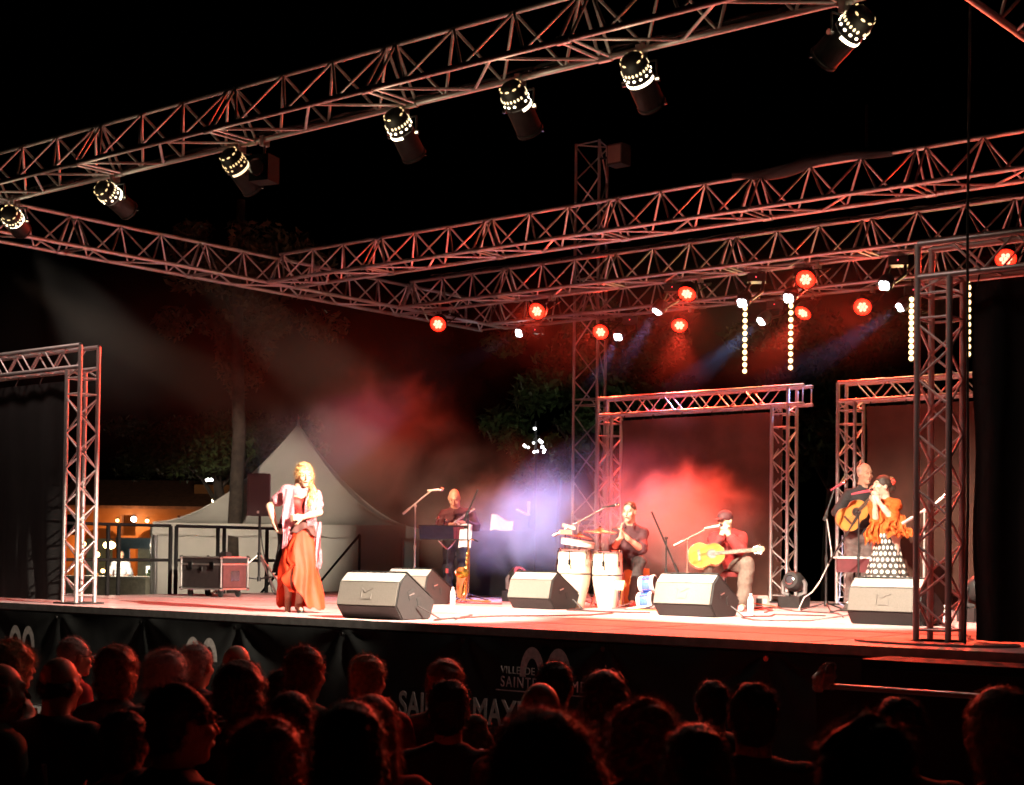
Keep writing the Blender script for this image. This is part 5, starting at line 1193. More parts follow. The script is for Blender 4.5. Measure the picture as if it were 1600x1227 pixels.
frill(-.12, -.05, 1.12, .80, .17, 0); frill(-.17, -.07, .98, .78, .12, 2); frill(.12, -.20, 1.10, .86, .24, 1); frill(.16, -.18, 1.0, .88, .20, 4); frill(.0, -.15, 1.20, .98, .2, 3); frill(.17, .06, 1.2, .86, .12, 5); frill(.04, -.23, 1.09, .93, .2, 7)
def poly_skirt(u, v):
    a = 2*math.pi*u; z = 1.04+(.03-1.04)*v; fl = v**1.5; gr = 1+.22*max(0, (v-.62)/.38)
    r = (.105+.27*fl)*gr+(.010+.022*v)*math.sin(a*10+v*2)*v+(.018*math.sin(a*23) if v > .66 else 0)*min(1, (v-.66)*6 if v > .66 else 0)
    return (.05+r*math.cos(a), .04+r*.9*math.sin(a), z)
me = MB().grid(poly_skirt, 140, 60, True).mesh('skirt', None, True)
uvl = me.uv_layers.new(name='UVMap'); nu, nv = 140, 60
vi = np.empty(len(me.loops), np.int32); me.loops.foreach_get('vertex_index', vi); uu = (vi % nu)/nu; vv = (vi//nu)/(nv-1)
ls = np.empty(len(me.polygons), np.int32); me.polygons.foreach_get('loop_start', ls)
for q in range(4):
    pass
U4 = uu.reshape(-1, 4); wrap_ = (U4.max(1)-U4.min(1)) > .5; U4[wrap_] = np.where(U4[wrap_] < .5, U4[wrap_]+1, U4[wrap_])
uvl.data.foreach_set('uv', np.stack([U4.ravel(), vv], 1).astype(np.float32).ravel())
dm = bpy.data.materials.new('polka dot cloth'); dm.use_nodes = True; nt = dm.node_tree; n_ = nt.nodes; l_ = nt.links; b_ = n_['Principled BSDF']; b_.inputs['Roughness'].default_value = .75
uvn = n_.new('ShaderNodeUVMap'); sep = n_.new('ShaderNodeSeparateXYZ'); l_.new(uvn.outputs[0], sep.inputs[0])
def mth(op, a, b=None, c=None):
    q = n_.new('ShaderNodeMath'); q.operation = op
    for i, x in enumerate((a, b, c)):
        if x is None: continue
        if isinstance(x, (int, float)): q.inputs[i].default_value = x
        else: l_.new(x, q.inputs[i])
    return q.outputs[0]
row = mth('MULTIPLY', sep.outputs[1], 15.0); rfl = mth('FLOOR', row); odd = mth('MODULO', rfl, 2.0)
col = mth('ADD', mth('MULTIPLY', sep.outputs[0], 20.0), mth('MULTIPLY', odd, .5))
du = mth('SUBTRACT', mth('FRACT', col), .5); dv = mth('SUBTRACT', mth('FRACT', row), .5)
dd = mth('SQRT', mth('ADD', mth('MULTIPLY', du, du), mth('MULTIPLY', dv, dv))); dot = mth('LESS_THAN', dd, .315)
mxd = n_.new('ShaderNodeMix'); mxd.data_type = 'RGBA'; mxd.inputs[6].default_value = (.03, .028, .024, 1); mxd.inputs[7].default_value = (.78, .76, .70, 1); l_.new(dot, mxd.inputs[0]); l_.new(mxd.outputs[2], b_.inputs['Base Color'])
me.materials.append(dm); put('skirt', me, sg)
shoes(J, shoe_m, sg, .85)
hmic = thing('hand_microphone', 'reddish hand microphone held to the singer mouth', 'microphone', (-7.62, 15.99, S), VIEW)
hd_ = Vector((.95, .18, .20)).normalized(); mp = Vector(P(0, .135, -.06))
MB().lathe([(.010, -.24), (.014, -.10), (.017, -.03)], 12, mp, hd_).build('handle', mat('red microphone body', (.45, .08, .12), .35), hmic, True); MB().lathe([(.017, -.03), (.026, -.012), (.026, .01), (.016, .028), (0, .034)], 14, mp, hd_).build('grille', chrome, hmic, True)
bkst = thing('black_stand_tray', 'dark tray table in front of the standing guitarist legs', 'tray', (-8.15, 16.35, S), VIEW)
MB().box((0, 0, .62), (.46, .25, .02)).build('tray', white_p, bkst); MB().box((0, -.11, .53), (.46, .02, .16)).build('front_board', mat('dark red board', (.10, .02, .025), .6), bkst)
rod('pole', (0, 0, .03), (0, 0, .61), .016, blackm, bkst); MB().lathe([(.18, 0), (.18, .015), (.03, .03)], 20).build('base', blackm, bkst)
# ================================================================== behind the stage: tents, trees, restaurant, lamps
canvas = mat('white tent canvas', (.62, .60, .54), .7, 0, .12, 1.2, .15)
def tent(label, c, half, ze, za, rz, wall=True):
    root = thing('pagoda_tent', label, 'tent', (c[0], c[1], 0), rz, 'white pagoda tents')
    def roof(u, v):
        t = u*4; k = int(t) % 4; f = t-int(t); P_ = [(-1, -1), (1, -1), (1, 1), (-1, 1)]; a, b = P_[k], P_[(k+1) % 4]
        x, y = (a[0]+(b[0]-a[0])*f)*half, (a[1]+(b[1]-a[1])*f)*half
        r = v; z = ze+(za-ze)*(1-r)**1.75-.10*math.sin(math.pi*f)*math.sin(math.pi*r)*.6+.012*math.sin(f*60)*r*(1-r)
        return (x*r, y*r, z)
    MB().grid(roof, 96, 22, True).build('roof', canvas, root, True)
    MB().cyl((0, 0, za-.05), (0, 0, za+.22), .03, .015).build('finial', alu2, root)
    for sx in (-1, 1):
        for sy in (-1, 1): MB().tube([(sx*half*t/12, sy*half*t/12, ze+(za-ze)*(1-t/12)**1.75+.012) for t in range(13)], .014, 5).build('roof_seam', canvas, root, True)
    def val(u, v):
        t = u*4; k = int(t) % 4; f = t-int(t); P_ = [(-1, -1), (1, -1), (1, 1), (-1, 1)]; a, b = P_[k], P_[(k+1) % 4]
        return ((a[0]+(b[0]-a[0])*f)*half*1.004, (a[1]+(b[1]-a[1])*f)*half*1.004, ze-.24*v+.02*math.sin(f*50)*v)
    MB().grid(val, 96, 4, True).build('valance', canvas, root, True)
    for sx in (-1, 1):
        for sy in (-1, 1): rod('corner_pole', (sx*half*.98, sy*half*.98, 0), (sx*half*.98, sy*half*.98, ze), .035, alu2, root)
    if wall:
        for k in range(4):
            a = k*math.pi/2; W = Matrix.Rotation(a, 3, 'Z')
            def wf(u, v): return tuple(W@Vector(((u-.5)*2*half*.97, -half*.975+.03*math.sin(u*30)*(.4+.6*(1-v)), .04+(ze-.2)*v)))
            MB().grid(wf, 60, 8).build('wall_sheet', canvas, root, True)
    return root
tent('big white pagoda tent with concave peak behind the dancer', (-23.9, 22.3), 2.45, S+1.15, S+3.28, YAW)
tent('small white pagoda tent behind the flight case and tree trunk', (-28.65, 24.85), 1.75, S+1.18, S+2.15, YAW)

leafm = mat('dark pine foliage', (.045, .075, .02), .8, 0, .4, 6); leafm2 = mat('dry brown fronds', (.10, .065, .03), .8, 0, .4, 6); leafm3 = mat('bright green leaves', (.10, .17, .03), .6, 0, .3, 6)
bark = mat('tree bark', (.06, .045, .035), .9, 0, .4, 8, .6)
def leaves(n, clumps, size, seed):
    rg = np.random.RandomState(seed); cl = np.array(clumps, dtype=float); k = rg.randint(0, len(cl), n)
    d = rg.randn(n, 3); d /= np.linalg.norm(d, axis=1, keepdims=True); rr = rg.rand(n, 1)**.45
    p = cl[k, :3]+d*rr*cl[k, 3:6]
    a = rg.randn(n, 3); a /= np.linalg.norm(a, axis=1, keepdims=True); b = np.cross(a, rg.randn(n, 3)); b /= np.linalg.norm(b, axis=1, keepdims=True)
    L = size*(.6+.8*rg.rand(n, 1)); V = np.stack([p-a*L, p+b*L*.35, p+a*L, p-b*L*.35], 1).reshape(-1, 3)
    return V, np.arange(n*4).reshape(-1, 4)
def tree(label, name, loc, trunk, rad, clumps, n, size, m, seed, limbs=()):
    root = thing(name, label, 'tree', (loc[0], loc[1], 0))
    MB().tube(trunk, rad, 10).build('trunk', bark, root, True)
    for a, b, r in limbs:
        mid = (Vector(a)+Vector(b))/2+Vector((0, 0, .2)); MB().tube([a, mid, b], [r, r*.7, r*.3], 7).build('limb', bark, root, True)
    V, Fq = leaves(n, clumps, size, seed); me = bpy.data.meshes.new('crown'); me.from_pydata(V.tolist(), [], Fq.tolist()); me.materials.append(m); tag(put('crown', me, root), kind='stuff')
    return root
rg = random.Random(2)
def blob(cx, cyy, cz, rx, ry, rz_, n): return [(cx+rg.uniform(-rx, rx)*.8, cyy+rg.uniform(-ry, ry)*.8, cz+rg.uniform(-rz_, rz_)*.8, rg.uniform(.35, .75), rg.uniform(.35, .75), rg.uniform(.22, .45)) for _ in range(n)]
tree('tall tree with dark bare trunk in front of the small tent', 'tall_tree', (-23.1, 19.95), [(0, 0, 0), (-.05, 0, 2), (.05, .0, 4), (-.08, 0, 6), (0, 0, 8.6)], [.17, .145, .13, .12, .08],
     blob(-.2, .3, 7.0, 1.5, 1.5, 1.1, 26)+[(x_, .1, z_, .25, .25, .6) for x_, z_ in ((-.5, 5.6), (.4, 5.4), (-.15, 5.2), (.6, 5.9))], 7000, .09, leafm2, 1, [((0, 0, 6), (-1.2, .3, 7.2), .06), ((0, 0, 6.4), (1.1, -.2, 7.3), .06), ((0, 0, 7), (.2, 1, 8), .05)])
tree('low umbrella pine with wide dark green crown behind the tall trunk', 'umbrella_pine', (-27.2, 22.9), [(.6, 0, 0), (.5, 0, 1.5), (.2, 0, 2.6), (0, 0, 3.4)], [.18, .15, .13, .1],
     blob(0, 0, 4.1, 2.4, 1.8, .62, 46), 16000, .075, leafm, 3, [((.2, 0, 2.6), (-1.5, .2, 3.8), .06), ((.2, 0, 2.6), (1.6, -.3, 3.9), .06), ((0, 0, 3), (.4, 1.0, 4.1), .05)])
tree('dark tree mass behind the smoke between tent and tall tower', 'dark_tree', (-20.5, 28.5), [(0, 0, 0), (0, 0, 2), (.1, 0, 4)], [.22, .18, .12],
     blob(0, 0, 5.2, 2.8, 2.0, 2.4, 46), 12000, .12, leafm, 5, [((0, 0, 3), (-1.5, .2, 4.8), .07), ((0, 0, 3), (1.5, .2, 5), .07)])
tree('small sapling with lit bright green leaves beside the tall tower', 'green_tree', (-18.6, 24.3), [(0, 0, 0), (.05, 0, 1.5), (.1, 0, 3.2)], [.06, .05, .03],
     [(.1, 0, 3.75, .26, .24, .26), (-.05, 0, 3.95, .22, .2, .2), (.28, 0, 3.35, .14, .14, .2), (.22, 0, 3.55, .2, .2, .2)], 1500, .05, leafm3, 6, [((.05, 0, 2.5), (.3, 0, 3.3), .02)])
tree('dark tree behind the gap between the two backdrop gates', 'dark_tree', (-14.2, 27.5), [(0, 0, 0), (0, 0, 2), (.1, 0, 4)], [.22, .18, .12],
     blob(0, 0, 4.6, 2.6, 1.6, 2.2, 40), 9000, .12, leafm, 8, [((0, 0, 3), (-1.2, .2, 4.4), .07)])

# ---- restaurant front lit orange by its own lamps
wallm = mat('terracotta render wall', (.30, .11, .03), .85, 0, .2, .8, .2); darkin = mat('dark interior', (.03, .02, .015), .9)
rs = thing('restaurant_building', 'long low terracotta building with arches and glowing lamps beyond the railing', 'building', (-41.0, 33.9, 0), YAW)
Wd = 8.5
for i, (x0, x1) in enumerate(((-4.6, -4.1), (-2.7, -2.2), (-.8, -.3), (1.1, 1.6), (3.0, 3.5))): MB().box(((x0+x1)/2, 0, 1.1), (x1-x0, .4, 2.2)).build('pillar', wallm, rs)
def archw(x0, x1):
    n = 12; poly = [(x0, 2.9), (x0, 1.9)]+[((x0+x1)/2-(x1-x0)/2*math.cos(math.pi*i/n), 1.9+.55*math.sin(math.pi*i/n)) for i in range(n+1)]+[(x1, 1.9), (x1, 2.9)]
    MB().prism(poly, lambda u, v: Vector((u, -.18, v)), lambda u, v: Vector((u, .18, v))).build('arch_wall', wallm, rs)
for x0, x1 in ((-4.1, -2.7), (-2.2, -.8), (-.3, 1.1), (1.6, 3.0)): archw(x0, x1)
MB().box((-.5, 0, 3.05), (8.9, .5, .3)).build('cornice', wallm, rs)
MB().box((-.5, 2.2, 1.5), (8.6, .2, 3.0)).build('back_wall', wallm, rs)
for i in range(5): MB().box((-4.0+i*1.8, 2.08, 1.15), (.9, .05, 1.9)).build('door_panel', mat('blue painted door', (.10, .20, .30), .5), rs)
MB().prism([(-.4, 0), (2.6, 1.0), (2.6, .9), (-.4, -.1)], lambda u, v: Vector((-5.1, u, 3.2+v)), lambda u, v: Vector((4.1, u, 3.2+v))).build('roof', mat('clay tile roof', (.25, .10, .05), .8, 0, .3, 6, .4), rs)
MB().box((1.6, 1.2, 3.75), (4.2, .3, .5)).build('upper_parapet', wallm, rs)
bulb = mat('lit warm bulb', (1, .8, .5), .5, 0, 0, 5, 0, .2, (1, .62, .22), 14.0); bulbw = mat('lit white bulb', (1, 1, 1), .5, 0, 0, 5, 0, .2, (.95, .97, 1), 12.0)
def lamp_at(label, lx, ly, z, m, en, col, r=.09, par=None):
    base = Vector((-41.0, 33.9, 0)); Rz = Matrix.Rotation(YAW, 3, 'Z'); p = base+Rz@Vector((lx, ly, z))
    r *= .72; en *= .7; root = thing('wall_lamp', label, 'lamp', p, YAW, 'restaurant lamps'); MB().ball((0, 0, 0), r, 12, 8).build('globe', m, root, True); MB().box((0, 0, r+.02), (.06, .06, .06)).build('holder', blackm, root)
    rod('rod', (0, 0, r), (0, .3, r+.06), .012, blackm, root)
    if en:
        L = bpy.data.lights.new('lamp_light', 'POINT'); L.energy = en; L.color = col; L.shadow_soft_size = .15; o = bpy.data.objects.new('lamp_light', L); C.objects.link(o); o.parent = root; o.location = (0, -.25, -.1)
WC = (1, .42, .10)
lamp_at('big globe lamp glowing above the restaurant counter, beside the truss gate', -3.4, -.5, 1.55, bulb, 70, WC, .13)
lamp_at('orange globe lamp glowing over the restaurant door next to the railing post', -1.6, -.4, 1.95, bulb, 40, WC, .10)
lamp_at('white globe lamp under the restaurant cornice', -2.2, -.45, 2.75, bulbw, 30, (1, .7, .4), .13)
lamp_at('small yellow lamp beside the white cornice lamp', -2.75, -.45, 2.7, bulb, 12, WC, .07)
lamp_at('small pale lamp under the restaurant cornice end', -1.75, -.45, 2.7, bulb, 12, WC, .08)
lamp_at('warm lamp glowing behind the small tent edge', -.9, -.4, 1.0, bulb, 40, WC, .13)
lamp_at('low warm lamp on the restaurant terrace', -2.9, -1.6, 1.02, bulb, 40, WC, .09)
lamp_at('bright oval lamp on the restaurant wall beside the gate post', -3.9, -.35, 1.9, bulb, 40, WC, .11)
ct = thing('bar_counter', 'pale bar counter beyond the railing, beside the truss gate', 'counter', (-32.6, 23.6, 0), YAW)
MB().box((0, 0, .5), (2.6, .5, 1.0)).build('counter_body', mat('pale counter', (.6, .58, .5), .6), ct); MB().box((0, 0, 1.03), (2.8, .62, .05)).build('counter_top', white_p, ct)
for i in range(3): MB().box((-1.0+i*.5, -.1, 1.09), (.12, .12, .07)).build('napkin_box', wood_o, ct)
cl_ = thing('counter_lamp', 'bright lamp on a stem at the bar counter beyond the railing', 'lamp', (-32.5, 23.9, 1.05), YAW)
rod('stem', (0, 0, 0), (0, 0, .72), .015, blackm, cl_); MB().ball((0, 0, .78), (.16, .12, .10), 12, 8).build('shade', bulb, cl_, True); MB().lathe([(.1, 0), (.1, .02)], 14).build('base', blackm, cl_)
L = bpy.data.lights.new('lamp_light', 'POINT'); L.energy = 120; L.color = (1, .85, .65); L.shadow_soft_size = .12; o = bpy.data.objects.new('lamp_light', L); C.objects.link(o); o.parent = cl_; o.location = (.1, -.35, .8)
bl = thing('blue_panel', 'blue painted menu frame on posts beyond the railing', 'sign', (-34.8, 26.6, 0), YAW)
for x in (-.5, .5): rod('post', (x, 0, 0), (x, 0, 1.9), .05, mat('blue paint', (.12, .22, .32), .5), bl)
MB().box((0, 0, 1.9), (1.3, .12, .30)).build('top_board', MATS['blue paint'], bl); MB().box((-.45, 0, 1.2), (.35, .08, 1.2)).build('side_board', MATS['blue paint'], bl); MB().box((.35, -.02, 1.15), (.3, .06, .25)).build('lit_board', mat('lit menu board', (.8, .75, .6), .5, 0, 0, 5, 0, .2, (1, .9, .7), 2.5), bl)
wm = person('man in white shirt standing behind the bar counter beyond the railing', (-32.75, 24.45, 0), YAW)
J = dict(nk=(0, 0, 1.43), sL=(-.19, 0, 1.37), sR=(.19, 0, 1.37), eL=(-.27, -.05, 1.1), wL=(-.2, -.25, 1.05), eR=(.27, -.05, 1.1), wR=(.2, -.25, 1.05), hL=(-.09, 0, .88), hR=(.09, 0, .88), kL=(-.1, 0, .48), aL=(-.1, 0, .09), kR=(.1, 0, .48), aR=(.1, 0, .09))
D = SDF(.02); add_body(D, J); P, HM = add_head(D, (0, -.02, 1.60), (.6, -.8, 0)); D.rc((0, 0, 1.43), P(0, -.02, -.05), .055, .055, .03); add_hand(D, J['wL'], (.3, -.8, -.2), (0, 0, -1), .4, 1); add_hand(D, J['wR'], (-.3, -.8, -.2), (0, 0, -1), .4, -1)
put('body', D.mesh('body', skin2, .013), wm); put('shirt', shirt(J, False, .02, 1.3).mesh('shirt', mat('white shirt cloth', (.6, .62, .68), .8), .016, wrinkle(.005, 20, 1)), wm); put('trousers', trousers(J).mesh('trousers', black_trs, .016), wm)
hb = SDF(.02); hb.el(P(0, -.022, .036), (.080, .096, .092), HM, .02); hb.el(P(0, .105, -.045), (.078, .075, .105), HM, .015, True); put('hair', hb.mesh('hair', dkhair, .012), wm); shoes(J, shoe_m, wm)
for i, (lx, ly, hgt) in enumerate(((-.4, 0, 1.25), (.7, .3, 1.1), (1.6, .2, 1.35))):
    base = Vector((-33.2, 25.4, 0))+Matrix.Rotation(YAW, 3, 'Z')@Vector((lx+.9, ly, 0)); pl = thing('potted_plant', 'bushy potted plant on the restaurant terrace beyond the railing', 'plant', base, 0, 'terrace plants')
    MB().lathe([(.16, 0), (.22, .4), (.24, .42)], 16).build('pot', wallm, pl, True); V, Fq = leaves(700, [(0, 0, hgt*.75, .35, .35, .4), (.1, .1, hgt, .2, .2, .3)], .09, 20+i)
    me = bpy.data.meshes.new('leaves'); me.from_pydata(V.tolist(), [], Fq.tolist()); me.materials.append(leafm3); tag(put('leaves', me, pl), kind='stuff'); rod('stem', (0, 0, .4), (0, 0, hgt), .02, bark, pl)
# ---- street lamps far behind, and the branch of small lights
SL = [(-50.3, 36.41, 4.25), (-49.2, 37.3, 4.05), (-48.4, 37.98, 4.27), (-47.3, 38.84, 4.3), (-46.9, 39.15, 4.42), (-35.05, 29.5, 3.19), (-34.72, 29.78, 3.19)]
sl_l = ['street lamp with white head far behind the truss gate and restaurant roof']*5+['lower street lamp of a close pair, beside the tall tree trunk']*2
for i, (x, y, z) in enumerate(SL):
    root = thing('street_lamp', sl_l[i], 'street lamp', (x, y, 0), YAW, 'far white street lamps' if i < 5 else 'paired street lamps by the trunk')
    rod('pole', (0, .15, 0), (0, .15, z), .05, blackm, root); rod('arm', (0, .15, z), (0, -.1, z+.04), .03, blackm, root); k = .16 if i < 5 else .11; MB().ball((0, -.12, z), (k, k, k*.8), 12, 8).build('lamp_head', bulbw if i < 5 else bulb, root, True)
    L = bpy.data.lights.new('lamp_light', 'POINT'); L.energy = 120 if i < 5 else 200; L.color = (1, .9, .72); L.shadow_soft_size = .2; o = bpy.data.objects.new('lamp_light', L); C.objects.link(o); o.parent = root; o.location = (0, -.35, z-.1)
tw = thing('light_garland', 'cluster of tiny white lights on thin wires beside the green tree', 'garland', (-20.6, 26.2, 0))
rg3 = random.Random(9); rod('pole', (0, 0, 0), (0, 0, 4.6), .03, blackm, tw)
for i in range(14):
    x, z = rg3.uniform(-.35, .35), 4.2+rg3.uniform(-.28, .28); MB().ball((x, -.05, z), rg3.uniform(.018, .035), 8, 5).build('bulb', bulbw, tw)
MB().tube([(-.36, -.05, 4.3), (-.1, -.05, 4.15), (.1, -.05, 4.3), (.36, -.05, 4.1), (0, 0, 3.95)], .006).build('wire', blackm, tw)

L = bpy.data.lights.new('sapling_fill', 'POINT'); L.energy = 28; L.color = (.95, 1, .85); L.shadow_soft_size = .3; o = bpy.data.objects.new('sapling_fill', L); C.objects.link(o); o.parent = tw; o.location = (1.0, -1.9, 4.1)  # added point light, set forward of the bulbs to brighten the sapling
# ================================================================== the audience on chairs
AJ = dict(nk=(0, .03, 1.02), sL=(-.19, .03, .955), sR=(.19, .03, .955), eL=(-.255, .0, .70), wL=(-.13, -.26, .62), eR=(.255, .0, .70), wR=(.13, -.26, .62), wa=(0, .07, .74),
          hL=(-.09, .08, .53), hR=(.09, .08, .53), kL=(-.13, -.38, .53), aL=(-.13, -.36, .09), kR=(.13, -.38, .53), aR=(.13, -.36, .09))
AH = (0, -.005, 1.155)
def a_body(fem):
    D = SDF(.02); J = dict(AJ)
    if fem: J.update(sL=(-.165, .03, .955), sR=(.165, .03, .955), fr=(0, -1, 0))
    add_body(D, J, fem); P, HM = add_head(D, AH, (0, -1, -.02), 1.0, fem); D.rc((0, .03, 1.0), P(0, -.02, -.05), .05, .05, .03)
    add_hand(D, J['wL'], (.4, -.8, -.3), (0, 0, -1), .3, 1); add_hand(D, J['wR'], (-.4, -.8, -.3), (0, 0, -1), .3, -1)
    return J, D.mesh('body', skin2, .011), P, HM
am = {}
Jm, bodym, Pm, HMm = a_body(False); Jf, bodyf, Pf, HMf = a_body(True)
shm = shirt(Jm, False, .018, 1.2).mesh('shirt', black_shirt, .014, wrinkle(.006, 22, 3)); shf = shirt(Jf, True, .016, 1.05).mesh('shirt', black_shirt, .014, wrinkle(.006, 22, 5))
trm = trousers(Jm).mesh('trousers', black_trs, .016, wrinkle(.004, 18, 2))
tops = [mat('dark navy top', (.03, .035, .06), .85, 0, .2, 25, .1), mat('grey top', (.16, .15, .15), .85, 0, .2, 25, .1), mat('red top', (.40, .03, .03), .85, 0, .2, 25, .1), mat('cream top', (.45, .40, .33), .85, 0, .2, 25, .1), mat('dark olive top', (.08, .08, .05), .85, 0, .2, 25, .1), black_shirt]
hcol = {'dark': dkhair, 'brown': mat('brown hair', (.12, .06, .03), .5, 0, .3, 50, .2), 'blonde': mat('fair hair', (.40, .27, .14), .5, 0, .3, 50, .2), 'grey': mat('silver hair', (.45, .42, .40), .55, 0, .25, 50, .2), 'auburn': mat('auburn hair', (.30, .09, .03), .5, 0, .3, 50, .2)}
def face_cut(hb, P, HM, w_=.066, low=-.045): hb.el(P(0, .115, low), (w_, .078, .108), HM, .015, True)
def hair_mesh(kind, fem):
    P, HM = (Pf, HMf) if fem else (Pm, HMm); hb = SDF(.02); st_n = None
    if kind == 'short':
        hb.el(P(0, -.020, .034), (.083, .101, .096), HM, .02); hb.el(P(0, -.06, -.04), (.066, .05, .06), HM, .03); face_cut(hb, P, HM, .08); hb.el(P(0, .02, -.13), (.09, .1, .05), HM, .01, True); ns = (2200, .020, .0011, .8, .4, .3)
    elif kind == 'bald':
        hb.el(P(0, -.030, -.012), (.080, .085, .058), HM, .02); hb.el(P(0, .10, .0), (.1, .085, .12), HM, .015, True); hb.el(P(0, -.02, .09), (.085, .10, .075), HM, .02, True); ns = (900, .018, .001, .5, .4, .4)
    elif kind == 'bob':
        hb.el(P(0, -.022, .034), (.092, .108, .100), HM, .02); hb.el(P(0, -.035, -.06), (.095, .085, .085), HM, .04); face_cut(hb, P, HM, .064, -.06); ns = (2600, .035, .0012, 2.4, .3, .15)
    elif kind == 'long':
        hb.el(P(0, -.022, .034), (.092, .108, .102), HM, .02); hb.el(P(0, -.04, -.07), (.10, .085, .12), HM, .04); hb.el(P(0, -.06, -.17), (.105, .06, .11), HM, .04); face_cut(hb, P, HM, .064, -.07); ns = (2800, .06, .0012, 2.8, .3, .12)
    elif kind == 'curly':
        hb.el(P(0, -.022, .042), (.108, .122, .108), HM, .02); hb.el(P(0, -.045, -.05), (.112, .09, .09), HM, .04); face_cut(hb, P, HM, .07, -.06); ns = (4200, .034, .0012, .7, 2.2, .45)
    elif kind == 'fluffy':
        hb.el(P(0, -.022, .055), (.125, .13, .105), HM, .03); hb.el(P(-.06, -.05, -.06), (.10, .09, .12), HM, .04); hb.el(P(.06, -.05, -.06), (.10, .09, .12), HM, .04); face_cut(hb, P, HM, .07, -.06); ns = (5200, .05, .0012, 1.0, 1.4, .4)
    elif kind == 'bun':
        hb.el(P(0, -.020, .036), (.086, .104, .096), HM, .02); hb.el(P(0, -.105, .05), (.05, .045, .05), HM, .02); face_cut(hb, P, HM, .07); hb.el(P(0, -.05, -.11), (.1, .08, .05), HM, .01, True); ns = (2200, .025, .0012, .5, .6, .4)
    amp = {'curly': .010, 'fluffy': .008, 'short': .004}.get(kind, .004); fr = {'curly': 60, 'fluffy': 45}.get(kind, 70)
    me = hb.mesh('hair', dkhair, .0105, wrinkle(amp, fr, len(kind)))
    return me, strands('hair_strands', dkhair, None, me, ns[0], ns[1], ns[2], ns[3], ns[4], ns[5], 11)
HM_ = {}
# chair, built once
chm = mat('dark plastic chair', (.05, .045, .05), .35, 0, .2)
def chair_parts():
    seat = MB().grid(lambda u, v: ((u-.5)*.44, -.24+.46*v, .445+.012*math.cos((u-.5)*6)), 10, 8); sm_ = seat.mesh('seat', chm, True)
    sm_ = MB().box((0, -.02, .43), (.44, .45, .03)).mesh('seat', chm)
    bk = MB().grid(lambda u, v: ((u-.5)*(.42-.06*v), .20+.06*v+.05*math.cos((u-.5)*2.6), .50+.36*v), 12, 8).mesh('backrest', chm, True)
    lg = MB().cyl((0, 0, 0), (0, 0, .43), .014).mesh('leg', alu2); up_ = MB().cyl((0, 0, .40), (0, .06, .86), .012).mesh('back_post', alu2)
    return sm_, bk, lg, up_
CP = chair_parts()
def look(loc, tgt): d = Vector(tgt)-Vector(loc); return math.atan2(d.x, -d.y)   # turns local -Y towards the target
def spectator(label, loc, s, kind, col, fem=False, top=5, turn=0., glasses=False):
    rz = look((loc[0], loc[1], 0), (-10.8, 13.5, 0))+turn
    root = thing('person', label, 'person', (loc[0], loc[1], 0), rz, 'seated spectators'); root.scale = (s, s, s)
    put('body', bodyf if fem else bodym, root)
    o = put('shirt', shf if fem else shm, root); o.material_slots[0].link = 'OBJECT'; o.material_slots[0].material = tops[top]
    put('trousers', trm, root)
    if (kind, fem) not in HM_: HM_[(kind, fem)] = hair_mesh(kind, fem)
    for nm, me in zip(('hair', 'hair_strands'), HM_[(kind, fem)]):
        o = put(nm, me, root); o.material_slots[0].link = 'OBJECT'; o.material_slots[0].material = hcol[col]
    if glasses:
        P = Pf if fem else Pm; gm_ = mat('dark glasses frame', (.03, .03, .03), .3)
        for e in (-1, 1):
            c_ = Vector(P(.032*e, .112, .006)); fr_ = MB().tube([c_+Vector((.024*math.cos(a_*.5236), 0, .018*math.sin(a_*.5236))) for a_ in range(13)], .0025, 5).build('glasses_frame', gm_, root)
            MB().tube([Vector(P(.056*e, .108, .010)), Vector(P(.078*e, .06, .010)), Vector(P(.084*e, -.01, .004))], .0025, 5).build('glasses_temple', gm_, root)
    ch = thing('chair', 'dark plastic chair under a seated spectator facing the stage', 'chair', (loc[0], loc[1], 0), rz, 'chairs of the audience'); ch.scale = (s, s, s)
    put('seat', CP[0], ch, (0, .06, 0)); put('backrest', CP[1], ch, (0, .06, 0))
    for x in (-.19, .19):
        for y in (-.18, .2): put('leg', CP[2], ch, (x, y+.06, 0))
        put('back_post', CP[3], ch, (x*.95, .26, 0))
spectator('seated spectator with fair curly hair in profile, pale top, at the end of the row', (-7.05, 4.60), 0.954, 'curly', 'blonde', True, 3, -0.5)
spectator('bald spectator in profile with shiny forehead, near the fair curly haired one', (-5.68, 3.65), 0.972, 'bald', 'dark', False, 4, -0.7)
spectator('grey haired spectator in red top turning his head beside the truss gate', (-7.82, 5.52), 0.930, 'short', 'grey', False, 2, -0.6, True)
spectator('big bald spectator in front of the one in the red top', (-5.66, 3.92), 0.984, 'bald', 'dark', False, 5, -0.2)
spectator('spectator with auburn bob between the bald one and the grey haired one', (-6.05, 4.51), 0.985, 'bob', 'auburn', True, 1, -0.2)
spectator('spectator with short silver curls beside the silver straight haired one', (-6.35, 5.04), 0.927, 'curly', 'grey', True, 4, 0.0)
spectator('spectator with silver straight hair below the arch emblem', (-6.55, 5.40), 0.948, 'short', 'grey', False, 0, -0.2)
spectator('balding spectator with shiny crown beside the arch emblem', (-6.30, 5.46), 0.955, 'bald', 'grey', False, 5, 0.0)
spectator('spectator with smooth brown bob in front of the balding one', (-4.52, 3.94), 1.010, 'bob', 'brown', True, 5, -0.2)
spectator('spectator with round cropped dark head and red top, behind the smooth haired one', (-5.37, 4.94), 0.910, 'short', 'dark', False, 2, 0.0)
spectator('auburn short haired spectator with long neck, seated apart below the dancer', (-5.14, 4.86), 1.006, 'short', 'auburn', False, 4, -0.3)
spectator('spectator with long dark hair and rounded shoulders in front of the auburn one', (-4.38, 4.07), 0.917, 'long', 'dark', True, 5, 0.0)
